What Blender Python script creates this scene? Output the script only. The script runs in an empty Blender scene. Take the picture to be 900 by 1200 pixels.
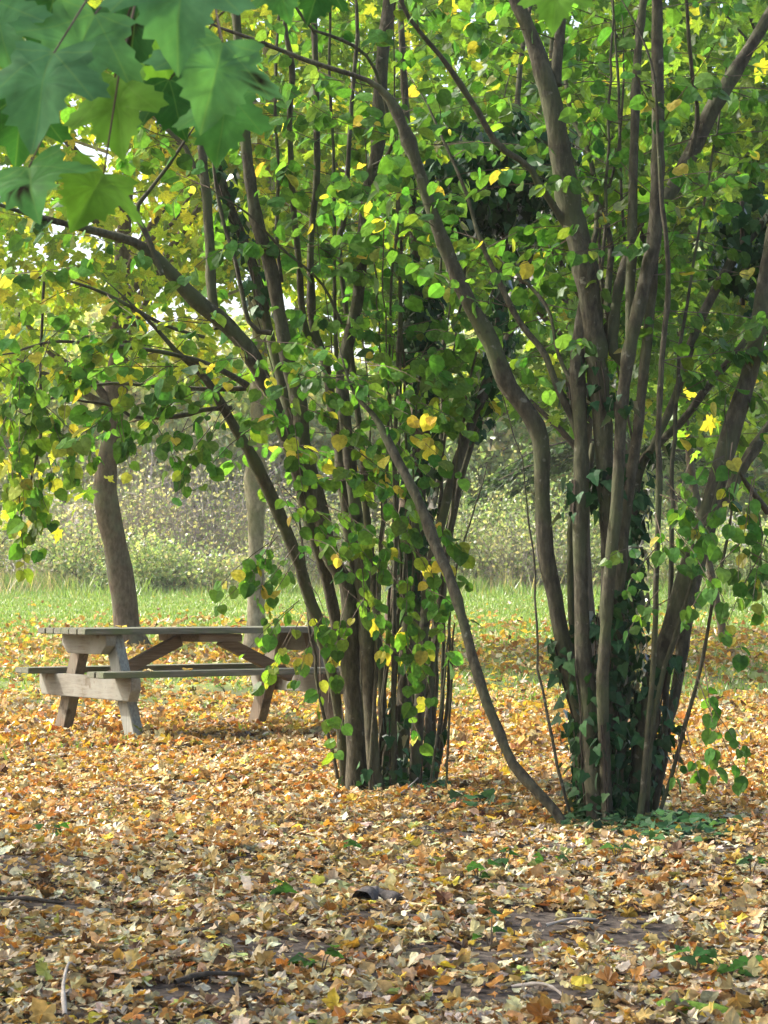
import bpy, bmesh, math
import numpy as np
from mathutils import Vector, Matrix

rng = np.random.default_rng(7)
R = math.radians
S = bpy.context.scene
COL = S.collection

# ------------------------------------------------------------------ camera model
F = 2400.0; CX, CY = 450.0, 600.0; HZ = 705.0; EYE = 1.0
PITCH = math.atan((HZ - CY) / F)
cp, sp_ = math.cos(PITCH), math.sin(PITCH)

def P(px, py, d):
    """point seen at pixel (px,py) of the photograph, d metres away along the optical axis"""
    u = (px - CX) / F; v = (CY - py) / F
    return np.array([u * d, (cp - sp_ * v) * d, EYE + (sp_ + cp * v) * d])

def proj(p):
    p = np.asarray(p, float)
    y = p[..., 1]; z = p[..., 2] - EYE
    dep = cp * y + sp_ * z
    v = (-sp_ * y + cp * z) / np.maximum(dep, .01)
    return CX + F * p[..., 0] / np.maximum(dep, .01), CY - F * v

def gz(x, y):
    """height of the ground"""
    x = np.asarray(x, float); y = np.asarray(y, float)
    t = np.clip((y - 12.0) / 6.0, 0, 1)
    ramp = np.where(y < 18, 0.5 * 6.0 * t * t, 3.0 + (np.minimum(y, 95) - 18)) * .03
    w = 0.018 * np.sin(x * 1.3 + y * .7) + 0.014 * np.sin(x * 2.9 - y * 1.9 + 1.3) + .008 * np.sin(x * 5.1 + y * 4.3)
    return ramp + w

def ground_at(px, py):
    u = (px - CX) / F; v = (CY - py) / F
    y0, y1 = 3.0, 90.0
    dy, dz = cp - sp_ * v, sp_ + cp * v
    for _ in range(60):
        m = (y0 + y1) / 2
        if EYE + dz / dy * m > gz(u / dy * m, m): y0 = m
        else: y1 = m
    y = (y0 + y1) / 2; x = u / dy * y
    return np.array([x, y, float(gz(x, y))])

# ------------------------------------------------------------------ object helpers
def tag(o, label=None, cat=None, group=None, kind=None):
    for k, v in (('label', label), ('category', cat), ('group', group), ('kind', kind)):
        if v: o[k] = v
    return o

def thing(name, label, cat, loc, group=None):
    o = bpy.data.objects.new(name, None); COL.objects.link(o)
    o.empty_display_size = .2
    o.location = tuple(float(c) for c in loc)
    return tag(o, label, cat, group)

class Geo:
    def __init__(s): s.v = []; s.t = []; s.q = []; s.c = []; s.n = 0
    def add(s, v, t=None, q=None, c=None):
        v = np.asarray(v, float).reshape(-1, 3)
        if t is not None and len(t): s.t.append(np.asarray(t, np.int64).reshape(-1, 3) + s.n)
        if q is not None and len(q): s.q.append(np.asarray(q, np.int64).reshape(-1, 4) + s.n)
        if c is None: c = np.ones((len(v), 3)) * .5
        c = np.asarray(c, float)
        if c.ndim == 1: c = np.tile(c, (len(v), 1))
        s.v.append(v); s.c.append(c); s.n += len(v)
    def build(s, name, mat, parent=None, smooth=False):
        off = np.zeros(3)
        if parent is not None: off = np.array(parent.location)
        if parent is not None and parent.parent is not None:
            off = off + np.array(parent.parent.location)
        v = np.concatenate(s.v) - off; c = np.concatenate(s.c)
        t = np.concatenate(s.t) if s.t else np.zeros((0, 3), np.int64)
        q = np.concatenate(s.q) if s.q else np.zeros((0, 4), np.int64)
        me = bpy.data.meshes.new(name)
        me.vertices.add(len(v)); me.vertices.foreach_set('co', v.astype(np.float32).ravel())
        nl = len(t) * 3 + len(q) * 4
        me.loops.add(nl); me.loops.foreach_set('vertex_index', np.concatenate([t.ravel(), q.ravel()]).astype(np.int32))
        me.polygons.add(len(t) + len(q))
        ls = np.concatenate([np.arange(len(t)) * 3, len(t) * 3 + np.arange(len(q)) * 4]).astype(np.int32)
        me.polygons.foreach_set('loop_start', ls)
        me.polygons.foreach_set('use_smooth', np.full(len(ls), smooth))
        a = me.attributes.new('Col', 'FLOAT_COLOR', 'POINT')
        a.data.foreach_set('color', np.concatenate([c, np.ones((len(c), 1))], 1).astype(np.float32).ravel())
        me.update(calc_edges=True); me.validate()
        me.materials.append(mat)
        o = bpy.data.objects.new(name, me); COL.objects.link(o)
        if parent is not None: o.parent = parent
        return o

def unit(a): return a / np.maximum(np.linalg.norm(a, axis=-1, keepdims=True), 1e-9)

def catmull(pts, n):
    """resample (K,m) control points to n rows"""
    pts = np.asarray(pts, float)
    if len(pts) == 2: pts = np.array([pts[0], (pts[0] + pts[1]) / 2, pts[1]])
    seg = np.linalg.norm(np.diff(pts[:, :2], axis=0), axis=1); s = np.concatenate([[0], np.cumsum(np.maximum(seg, 1e-6))])
    ext = np.vstack([2 * pts[0] - pts[1], pts, 2 * pts[-1] - pts[-2]])
    out = []
    for u in np.linspace(0, s[-1], n):
        i = min(np.searchsorted(s, u, 'right') - 1, len(pts) - 2); i = max(i, 0)
        t = (u - s[i]) / (s[i + 1] - s[i])
        p0, p1, p2, p3 = ext[i:i + 4]
        out.append(.5 * (2 * p1 + (p2 - p0) * t + (2 * p0 - 5 * p1 + 4 * p2 - p3) * t * t + (3 * p1 - p0 - 3 * p2 + p3) * t ** 3))
    return np.array(out)

def tube(g, path, rad, sides=8, col=None, cap=True, rough=0.0):
    path = np.asarray(path, float); n = len(path)
    rad = np.broadcast_to(np.asarray(rad, float), (n,)).copy()
    T = unit(np.gradient(path, axis=0))
    ref = np.array([1., 0, 0]) if abs(T[0][0]) < .8 else np.array([0, 1., 0])
    u = unit(np.cross(T[0], ref)); U = [u]
    for i in range(1, n):
        u = u - T[i] * np.dot(u, T[i]); u = u / max(np.linalg.norm(u), 1e-9); U.append(u)
    U = np.array(U); W = np.cross(T, U)
    a = np.linspace(0, 2 * math.pi, sides, endpoint=False)
    rr = rad[:, None] * (1 + rough * rng.normal(size=(n, sides)))
    v = path[:, None, :] + rr[..., None] * (np.cos(a)[None, :, None] * U[:, None, :] + np.sin(a)[None, :, None] * W[:, None, :])
    v = v.reshape(-1, 3)
    i = np.arange(n - 1)[:, None] * sides; j = np.arange(sides)[None, :]; k = (j + 1) % sides
    q = np.stack([i + j, i + k, i + sides + k, i + sides + j], -1).reshape(-1, 4)
    tr = []
    if cap:
        v = np.vstack([v, path[-1] + T[-1] * rad[-1] * .4])
        e = (n - 1) * sides; tr = [(e + jj, e + (jj + 1) % sides, n * sides) for jj in range(sides)]
    g.add(v, tr, q, col)

# ------------------------------------------------------------------ leaf templates
def fan(outline, center):
    o = np.asarray(outline, float); n = len(o)
    v = np.vstack([[center[0], center[1], 0], np.c_[o, np.zeros(n)]])
    t = np.array([(0, i + 1, (i + 1) % n + 1) for i in range(n)])
    return v, t

def mirror(half):
    h = np.array(half, float)
    left = h[::-1].copy(); left = left[(left[:, 0] > 1e-6)]; left[:, 0] *= -1
    return np.vstack([h, left])

HAZEL_HALF = [(0, 0.04), (.16, -.03), (.36, .10), (.46, .32), (.44, .55), (.30, .78), (.13, .90), (0, 1.02)]
MAPLE_HALF = [(0, 0.02), (.18, -.10), (.40, -.04), (.30, .13), (.48, .26), (.62, .48), (.40, .45), (.25, .43), (.30, .64), (.17, .72), (0, 1.0)]
SMALL_HALF = [(0, 0), (.34, .14), (.42, .50), (.16, .82), (0, 1.0)]
IVY_HALF = [(0, .03), (.20, -.08), (.48, .10), (.30, .36), (.22, .62), (0, 1.0)]

def warp(v, fold=.0, droop=.0, curl=.0, wav=0., seed=0):
    r = np.random.default_rng(seed)
    v = v.copy(); x, y = v[:, 0].copy(), v[:, 1].copy()
    z = fold * np.abs(x) - droop * y * y + curl * x * x
    if wav: z = z + wav * r.normal(size=len(v))
    v[:, 2] = z
    return v

def templates(half, center, params):
    out = []
    for i, p in enumerate(params):
        v, t = fan(mirror(half), center); out.append((warp(v, seed=i, **p), t))
    return out

HAZEL = templates(HAZEL_HALF, (0, .45), [dict(fold=.25, droop=.15), dict(fold=.1, droop=.3, wav=.02), dict(fold=-.12, droop=.25, wav=.03), dict(fold=.35, droop=.05, wav=.02)])
MAPLE = templates(MAPLE_HALF, (0, .32), [dict(fold=.15, droop=.15, wav=.03), dict(fold=-.1, droop=.3, wav=.04), dict(fold=.3, droop=.1, wav=.03)])
DRY_HALF = [(0, 0.02), (.17, -.08), (.34, -.02), (.30, .12), (.42, .22), (.50, .40), (.38, .45), (.27, .47), (.28, .64), (.15, .74), (0, .90)]
MAPLE_DRY = templates(DRY_HALF, (0, .32), [dict(fold=-.25, droop=.25, wav=.05), dict(fold=.1, droop=.35, wav=.06), dict(curl=-1.1, droop=.3, wav=.06), dict(curl=-.6, droop=.5, wav=.07),
        dict(curl=-.9, droop=.1, wav=.05), dict(fold=.12, droop=.05, wav=.05), dict(curl=1.3, droop=.1, wav=.08), dict(fold=-.5, droop=.4, wav=.08), dict(curl=.5, droop=-.3, wav=.07), dict(fold=-.2, droop=.6, wav=.05)])
HAZEL_DRY = templates(HAZEL_HALF, (0, .45), [dict(curl=1.3, droop=.1, wav=.05), dict(fold=-.3, droop=.3, wav=.05), dict(curl=-.9, droop=.2, wav=.05), dict(fold=.1, droop=.3, wav=.06), dict(curl=-1.6, droop=.2, wav=.05), dict(curl=.3, droop=-.2, wav=.04)])
SMALL = templates(SMALL_HALF, (0, .45), [dict(fold=.2, droop=.1), dict(fold=-.1, droop=.25)])
SMALL_DRY = templates(SMALL_HALF, (0, .45), [dict(curl=1.5, droop=-.3, wav=.08), dict(fold=.5, droop=.3, wav=.08), dict(curl=-1., droop=-.4, wav=.08)])
IVY = templates(IVY_HALF, (0, .3), [dict(fold=.12, droop=.1), dict(fold=-.1, droop=.2)])
TRI = [(np.array([[-.35, .1, 0], [.35, .1, .1], [.05, 1, -.05], [-.1, .45, .15]]), np.array([(0, 1, 3), (1, 2, 3), (2, 0, 3)]))]
QUAD = [(np.array([[0, 0, 0], [.42, .45, .1], [0, 1, -.1], [-.42, .45, .1]]), np.array([(0, 1, 2), (0, 2, 3)]))]

def put_leaves(g, tmpl, pos, axis, nrm, size, col):
    pos = np.asarray(pos, float); N = len(pos)
    if N == 0: return
    a = unit(np.asarray(axis, float)); n = np.asarray(nrm, float)
    n = unit(n - a * np.sum(n * a, 1, keepdims=True)); x = np.cross(a, n)
    M = np.stack([x, a, n], -1) * np.broadcast_to(np.asarray(size, float), (N,))[:, None, None]
    col = np.broadcast_to(np.asarray(col, float), (N, 3))
    ti = rng.integers(0, len(tmpl), N)
    for k, (tv, tf) in enumerate(tmpl):
        m = np.where(ti == k)[0]
        if len(m) == 0: continue
        v = np.einsum('nij,vj->nvi', M[m], tv) + pos[m][:, None, :]
        nv = len(tv)
        f = (tf[None] + (np.arange(len(m)) * nv)[:, None, None]).reshape(-1, 3)
        g.add(v.reshape(-1, 3), f, None, np.repeat(col[m], nv, 0))

def pick(cols, weights, n, jit=.18):
    cols = np.asarray(cols, float); w = np.asarray(weights, float); w = w / w.sum()
    c = cols[rng.choice(len(cols), n, p=w)]
    return np.clip(c * np.exp(jit * rng.normal(size=(n, 1))) * np.exp(jit * .35 * rng.normal(size=(n, 3))), 0, .9)

def rand_dirs(n, zlo=-1., zhi=1.):
    z = rng.uniform(zlo, zhi, n); a = rng.uniform(0, 2 * math.pi, n); r = np.sqrt(np.maximum(1 - z * z, 0))
    return np.c_[r * np.cos(a), r * np.sin(a), z]

# ------------------------------------------------------------------ materials
def newmat(name):
    m = bpy.data.materials.new(name); m.use_nodes = True
    nt = m.node_tree; nt.nodes.clear()
    return m, nt, nt.nodes.new('ShaderNodeOutputMaterial')

def leaf_mat(name, trans=.5, tint=(1.5, 1.35, .45), gloss=.06, rough=.45, mottle=.25, scale=60.):
    m, nt, out = newmat(name); N = nt.nodes; L = nt.links
    at = N.new('ShaderNodeAttribute'); at.attribute_name = 'Col'
    no = N.new('ShaderNodeTexNoise'); no.inputs['Scale'].default_value = scale; no.inputs['Detail'].default_value = 3
    tc = N.new('ShaderNodeTexCoord'); L.new(tc.outputs['Object'], no.inputs['Vector'])
    mr = N.new('ShaderNodeMapRange'); mr.inputs[1].default_value = .3; mr.inputs[2].default_value = .7
    mr.inputs[3].default_value = 1 - mottle; mr.inputs[4].default_value = 1 + mottle
    L.new(no.outputs['Fac'], mr.inputs[0])
    mu = N.new('ShaderNodeVectorMath'); mu.operation = 'SCALE'
    L.new(at.outputs['Color'], mu.inputs[0]); L.new(mr.outputs[0], mu.inputs['Scale'])
    di = N.new('ShaderNodeBsdfDiffuse'); L.new(mu.outputs[0], di.inputs['Color'])
    tr = N.new('ShaderNodeBsdfTranslucent')
    t2 = N.new('ShaderNodeVectorMath'); t2.operation = 'MULTIPLY'; t2.inputs[1].default_value = tint
    L.new(mu.outputs[0], t2.inputs[0]); L.new(t2.outputs[0], tr.inputs['Color'])
    mx = N.new('ShaderNodeMixShader'); mx.inputs[0].default_value = trans
    L.new(di.outputs[0], mx.inputs[1]); L.new(tr.outputs[0], mx.inputs[2])
    gl = N.new('ShaderNodeBsdfGlossy'); gl.inputs['Roughness'].default_value = rough
    fr = N.new('ShaderNodeFresnel'); fr.inputs['IOR'].default_value = 1.4
    fm = N.new('ShaderNodeMath'); fm.operation = 'MULTIPLY'; fm.inputs[1].default_value = gloss * 10
    L.new(fr.outputs[0], fm.inputs[0])
    m2 = N.new('ShaderNodeMixShader'); L.new(fm.outputs[0], m2.inputs[0])
    L.new(mx.outputs[0], m2.inputs[1]); L.new(gl.outputs[0], m2.inputs[2])
    L.new(m2.outputs[0], out.inputs[0])
    return m

def noise_mat(name, cols, scale=(8, 8, 8), detail=6, rough=.9, bump=.3, bscale=None, pos=None, second=None):
    """ramp of colours driven by a stretched noise, second = (colour, scale, lo, hi) patches"""
    m, nt, out = newmat(name); N = nt.nodes; L = nt.links
    tc = N.new('ShaderNodeTexCoord'); mp = N.new('ShaderNodeMapping'); mp.inputs['Scale'].default_value = scale
    L.new(tc.outputs['Object'], mp.inputs['Vector'])
    no = N.new('ShaderNodeTexNoise'); no.inputs['Scale'].default_value = 1; no.inputs['Detail'].default_value = detail
    no.inputs['Roughness'].default_value = .65
    L.new(mp.outputs[0], no.inputs['Vector'])
    rp = N.new('ShaderNodeValToRGB'); e = rp.color_ramp.elements
    pos = pos or np.linspace(.3, .7, len(cols))
    while len(e) < len(cols): e.new(.5)
    for k, c in enumerate(cols): e[k].position = pos[k]; e[k].color = (*c, 1)
    L.new(no.outputs['Fac'], rp.inputs[0]); colout = rp.outputs[0]
    if second:
        for (c2, sc2, lo, hi) in second:
            n2 = N.new('ShaderNodeTexNoise'); n2.inputs['Scale'].default_value = sc2; n2.inputs['Detail'].default_value = 4
            L.new(tc.outputs['Object'], n2.inputs['Vector'])
            mr = N.new('ShaderNodeMapRange'); mr.inputs[1].default_value = lo; mr.inputs[2].default_value = hi
            L.new(n2.outputs['Fac'], mr.inputs[0])
            mc = N.new('ShaderNodeMixRGB'); mc.inputs[2].default_value = (*c2, 1)
            L.new(mr.outputs[0], mc.inputs[0]); L.new(colout, mc.inputs[1]); colout = mc.outputs[0]
    b = N.new('ShaderNodeBsdfPrincipled'); b.inputs['Roughness'].default_value = rough
    b.inputs['Specular IOR Level'].default_value = .25
    L.new(colout, b.inputs['Base Color'])
    if bump:
        bp = N.new('ShaderNodeBump'); bp.inputs['Strength'].default_value = min(bump, 1); bp.inputs['Distance'].default_value = .012
        L.new(no.outputs['Fac'], bp.inputs['Height']); L.new(bp.outputs[0], b.inputs['Normal'])
    L.new(b.outputs[0], out.inputs[0])
    return m

M_HAZEL = leaf_mat('hazel_leaf', .55, (1.6, 1.65, .5), .007, .6)
M_MAPLE = leaf_mat('maple_leaf', .6, (1.7, 1.75, .5), .006, .6)
M_FRONT = leaf_mat('broad_maple_leaf', .5, (1.5, 1.75, .6), .006, .45, .3, 22.)
M_FAR = leaf_mat('woodland_leaf', .5, (1.6, 1.6, .7), .02, .6)
M_IVY = leaf_mat('ivy_leaf', .12, (1.2, 1.4, .5), .03, .4)
M_DRY = leaf_mat('dry_leaf', .25, (1.3, .95, .55), .012, .55, .4, 45.)
M_GRASS = leaf_mat('grass_blade', .4, (1.3, 1.2, .5), .02, .6)
M_BARK = noise_mat('hazel_bark', [(.025, .022, .015), (.066, .059, .039), (.125, .114, .076)], (40, 40, 14), 9, .9, 1.,
                   second=[((.085, .10, .045), 4., .45, .7), ((.2, .195, .145), 22., .65, .73), ((.035, .03, .02), 11., .62, .72)])
M_BARK_D = noise_mat('dark_bark', [(.03, .024, .018), (.06, .048, .036), (.1, .085, .065)], (35, 35, 8), 6, .95, .6)
M_BARK_M = noise_mat('maple_bark', [(.04, .03, .021), (.09, .066, .048), (.14, .11, .08)], (22, 22, 10), 7, .95, .7,
                     second=[((.12, .13, .09), 3., .5, .8)])
M_BARK_P = noise_mat('pale_bark', [(.15, .125, .085), (.27, .235, .165), (.38, .34, .25)], (18, 18, 9), 7, .9, .5,
                     second=[((.16, .17, .09), 3., .5, .75)])
M_TWIG = noise_mat('twig_bark', [(.07, .05, .035), (.14, .11, .08)], (30, 30, 12), 4, .9, 0)
M_STICK = noise_mat('dead_stick', [(.2, .17, .14), (.42, .38, .33)], (30, 30, 30), 5, .9, .3)
M_PINK = noise_mat('bare_twig', [(.27, .225, .20), (.42, .365, .335)], (3, 3, 3), 4, .9, 0)

def add_veins(m):
    """pale veins radiating from the stalk, from the blade coordinates stored on the mesh"""
    nt = m.node_tree; N = nt.nodes; L = nt.links
    at = N.new('ShaderNodeAttribute'); at.attribute_name = 'blade'
    sp3 = N.new('ShaderNodeSeparateXYZ'); L.new(at.outputs['Vector'], sp3.inputs[0])
    def M(op, a, b=None):
        n = N.new('ShaderNodeMath'); n.operation = op
        for k, v in enumerate((a, b)):
            if v is None: continue
            if isinstance(v, (int, float)): n.inputs[k].default_value = v
            else: L.new(v, n.inputs[k])
        return n.outputs[0]
    x, y = sp3.outputs['X'], sp3.outputs['Y']
    th = M('DIVIDE', M('ARCTAN2', x, M('ADD', y, .01)), .80)
    r = M('SQRT', M('ADD', M('MULTIPLY', x, x), M('MULTIPLY', y, y)))
    d = M('MULTIPLY', M('MULTIPLY', M('ABSOLUTE', M('SUBTRACT', th, M('ROUND', th))), .8), r)
    # side veins: chevrons along each main vein
    u = M('MULTIPLY', M('SUBTRACT', r, M('MULTIPLY', d, 1.1)), 9.)
    d2 = M('DIVIDE', M('ABSOLUTE', M('SUBTRACT', u, M('ROUND', u))), 9.)
    def mask(dd, w, amt):
        mr = N.new('ShaderNodeMapRange'); mr.inputs[1].default_value = 0; mr.inputs[2].default_value = w; mr.inputs[3].default_value = amt; mr.inputs[4].default_value = 0
        L.new(dd, mr.inputs[0]); return mr.outputs[0]
    mk = M('MAXIMUM', mask(d, .016, .28), mask(d2, .01, .07))
    src = [n for n in N if n.bl_idname == 'ShaderNodeVectorMath' and n.operation == 'SCALE'][0]
    mx = N.new('ShaderNodeMixRGB'); mx.inputs[2].default_value = (.22, .34, .10, 1)
    outs = [l.to_socket for l in src.outputs[0].links]
    L.new(mk, mx.inputs[0]); L.new(src.outputs[0], mx.inputs[1])
    for o in outs: L.new(mx.outputs[0], o)
add_veins(M_FRONT)

# ------------------------------------------------------------------ world, sun, camera
SUN_EL, SUN_AZ = 42.0, -72.0      # azimuth from +Y, negative = to the left
W = bpy.data.worlds.new('World'); S.world = W; W.use_nodes = True
nt = W.node_tree; nt.nodes.clear()
wo = nt.nodes.new('ShaderNodeOutputWorld'); bg = nt.nodes.new('ShaderNodeBackground'); sk = nt.nodes.new('ShaderNodeTexSky')
sk.sky_type = 'NISHITA'; sk.sun_disc = False; sk.sun_elevation = R(SUN_EL); sk.sun_rotation = R(SUN_AZ)
sk.air_density = 1.0; sk.dust_density = 6.0; sk.ozone_density = .4
bg.inputs['Strength'].default_value = .15
nt.links.new(sk.outputs[0], bg.inputs[0]); nt.links.new(bg.outputs[0], wo.inputs[0])
sl = bpy.data.lights.new('sun', 'SUN'); sl.energy = 2.2; sl.angle = R(1.5); sl.color = (1, .965, .90)
so = bpy.data.objects.new('sun', sl); COL.objects.link(so)
sd = Vector((math.sin(R(SUN_AZ)) * math.cos(R(SUN_EL)), math.cos(R(SUN_AZ)) * math.cos(R(SUN_EL)), math.sin(R(SUN_EL))))
so.rotation_euler = sd.to_track_quat('Z', 'Y').to_euler(); so.location = sd * 50

cam = bpy.data.cameras.new('camera'); co = bpy.data.objects.new('camera', cam); COL.objects.link(co)
cam.sensor_fit = 'VERTICAL'; cam.sensor_height = 24; cam.lens = 24 * F / 1200
cam.clip_start = .05; cam.clip_end = 2000
co.location = (0, 0, EYE); co.rotation_euler = (math.pi / 2 + PITCH, 0, 0)
cam.dof.use_dof = True; cam.dof.focus_distance = 10.5; cam.dof.aperture_fstop = 13
S.camera = co
S.view_settings.view_transform = 'Standard'; S.view_settings.look = 'None'
S.view_settings.exposure = 1.70; S.view_settings.gamma = 1
S.render.engine = 'CYCLES'
cy = S.cycles
cy.max_bounces = 9; cy.diffuse_bounces = 7; cy.glossy_bounces = 2; cy.transmission_bounces = 4; cy.transparent_max_bounces = 4
cy.use_denoising = True; cy.caustics_reflective = False; cy.caustics_refractive = False
cy.sample_clamp_indirect = 6
try: cy.denoiser = 'OPENIMAGEDENOISE'
except Exception: pass

# ------------------------------------------------------------------ ground
def ground_sheet():
    ys = np.concatenate([np.arange(-12, 3, 1.5), np.arange(3, 26, .25), np.arange(26, 70, 1.), np.array([75, 85, 95, 120, 180, 300, 600])])
    xs = np.concatenate([np.array([-400, -150, -70, -40, -25, -15]), np.arange(-10, 10.01, .25), np.array([15, 25, 40, 70, 150, 400])])
    X, Y = np.meshgrid(xs, ys)
    Z = gz(X, Y)
    v = np.stack([X, Y, Z], -1).reshape(-1, 3); nx = len(xs)
    i, j = np.meshgrid(np.arange(len(ys) - 1), np.arange(nx - 1), indexing='ij')
    a = (i * nx + j).ravel()
    m, nt, out = newmat('woodland_soil_and_turf'); N = nt.nodes; L = nt.links
    tc = N.new('ShaderNodeTexCoord'); sx = N.new('ShaderNodeSeparateXYZ'); L.new(tc.outputs['Object'], sx.inputs[0])
    n1 = N.new('ShaderNodeTexNoise'); n1.inputs['Scale'].default_value = 28; n1.inputs['Detail'].default_value = 8; L.new(tc.outputs['Object'], n1.inputs['Vector'])
    r1 = N.new('ShaderNodeValToRGB'); e = r1.color_ramp.elements
    e[0].position = .3; e[0].color = (.02, .016, .013, 1); e[1].position = .75; e[1].color = (.13, .105, .085, 1)
    L.new(n1.outputs['Fac'], r1.inputs[0])
    n2 = N.new('ShaderNodeTexNoise'); n2.inputs['Scale'].default_value = 1.2; n2.inputs['Detail'].default_value = 7; L.new(tc.outputs['Object'], n2.inputs['Vector'])
    r2 = N.new('ShaderNodeValToRGB'); e = r2.color_ramp.elements
    e[0].position = .3; e[0].color = (.10, .15, .035, 1); e[1].position = .7; e[1].color = (.21, .27, .08, 1)
    L.new(n2.outputs['Fac'], r2.inputs[0])
    mr = N.new('ShaderNodeMapRange'); mr.inputs[1].default_value = 14; mr.inputs[2].default_value = 24
    ad = N.new('ShaderNodeMath'); ad.operation = 'MULTIPLY_ADD'; ad.inputs[1].default_value = 12; ad.inputs[2].default_value = -6
    L.new(n2.outputs['Fac'], ad.inputs[0])
    a2 = N.new('ShaderNodeMath'); a2.operation = 'ADD'; L.new(sx.outputs['Y'], a2.inputs[0]); L.new(ad.outputs[0], a2.inputs[1])
    L.new(a2.outputs[0], mr.inputs[0])
    mc = N.new('ShaderNodeMixRGB'); L.new(mr.outputs[0], mc.inputs[0]); L.new(r1.outputs[0], mc.inputs[1]); L.new(r2.outputs[0], mc.inputs[2])
    b = N.new('ShaderNodeBsdfPrincipled'); b.inputs['Roughness'].default_value = .95; b.inputs['Specular IOR Level'].default_value = .2
    L.new(mc.outputs[0], b.inputs['Base Color'])
    bp = N.new('ShaderNodeBump'); bp.inputs['Strength'].default_value = .8; bp.inputs['Distance'].default_value = .02
    L.new(n1.outputs['Fac'], bp.inputs['Height']); L.new(bp.outputs[0], b.inputs['Normal']); L.new(b.outputs[0], out.inputs[0])
    g = Geo(); g.add(v, None, np.stack([a, a + 1, a + nx + 1, a + nx], -1))
    tag(g.build('ground', m, None, True), kind='structure')
ground_sheet()

# ------------------------------------------------------------------ hazel clumps
def stem_path(pts, d0, d1, sink=True, extend=0., n=None):
    """pts: (px, py, width_px) from base upward. returns path (N,3), radius (N)"""
    pts = np.array(pts, float)
    seg = np.linalg.norm(np.diff(pts[:, :2], axis=0), axis=1); s = np.concatenate([[0], np.cumsum(seg)]); s /= s[-1]
    d = d0 + (d1 - d0) * s
    w = np.array([P(a[0], a[1], dd) for a, dd in zip(pts, d)])
    rad = pts[:, 2] / 2 / F * d * .9
    if sink:
        b = w[0].copy(); b[2] = float(gz(b[0], b[1])) - .06
        w = np.vstack([b + [0, 0, 0], w]); rad = np.concatenate([[rad[0] * 1.35], rad])
        if w[1][2] < b[2] + .03: w[1][2] = b[2] + .09
    if extend > 0:
        dirv = unit(w[-1] - w[-2]); dirv = unit(dirv + [0, 0, .25])
        p = w[-1]; ex = []; er = []
        for k in range(1, 5):
            dirv = unit(dirv + rng.normal(size=3) * [.13, .13, .05])
            p = p + dirv * extend / 4; ex.append(p); er.append(rad[-1] * (1 - k / 4.6))
        w = np.vstack([w, ex]); rad = np.concatenate([rad, er])
    full = np.c_[w, rad]
    L = np.sum(np.linalg.norm(np.diff(w, axis=0), axis=1))
    n = n or max(6, int(L / .07))
    # arc-length Catmull-Rom in 3D
    seg = np.linalg.norm(np.diff(w, axis=0), axis=1); s = np.concatenate([[0], np.cumsum(np.maximum(seg, 1e-6))])
    ext = np.vstack([2 * full[0] - full[1], full, 2 * full[-1] - full[-2]])
    out = []
    for u in np.linspace(0, s[-1], n):
        i = int(min(max(np.searchsorted(s, u, 'right') - 1, 0), len(full) - 2)); t = (u - s[i]) / (s[i + 1] - s[i])
        p0, p1, p2, p3 = ext[i:i + 4]
        out.append(.5 * (2 * p1 + (p2 - p0) * t + (2 * p0 - 5 * p1 + 4 * p2 - p3) * t * t + (3 * p1 - p0 - 3 * p2 + p3) * t ** 3))
    out = np.array(out)
    out[:, 3] = np.maximum(out[:, 3], .0018)
    # slight natural wander
    k = len(out); wob = np.cumsum(rng.normal(size=(k, 3)), 0); wob -= np.linspace(0, 1, k)[:, None] * wob[-1]
    out[:, :3] += wob * .0016 * min(1, 40 / k) * [1, 1, .2]
    out[:, 3] *= 1 + .05 * np.sin(np.linspace(0, L * 9, k) + rng.uniform(0, 6)) + .035 * rng.normal(size=k)
    for kn in rng.integers(3, max(4, k - 2), max(1, int(L * 1.6))): out[kn, 3] *= 1.18     # knots
    return out[:, :3], out[:, 3]

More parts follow.
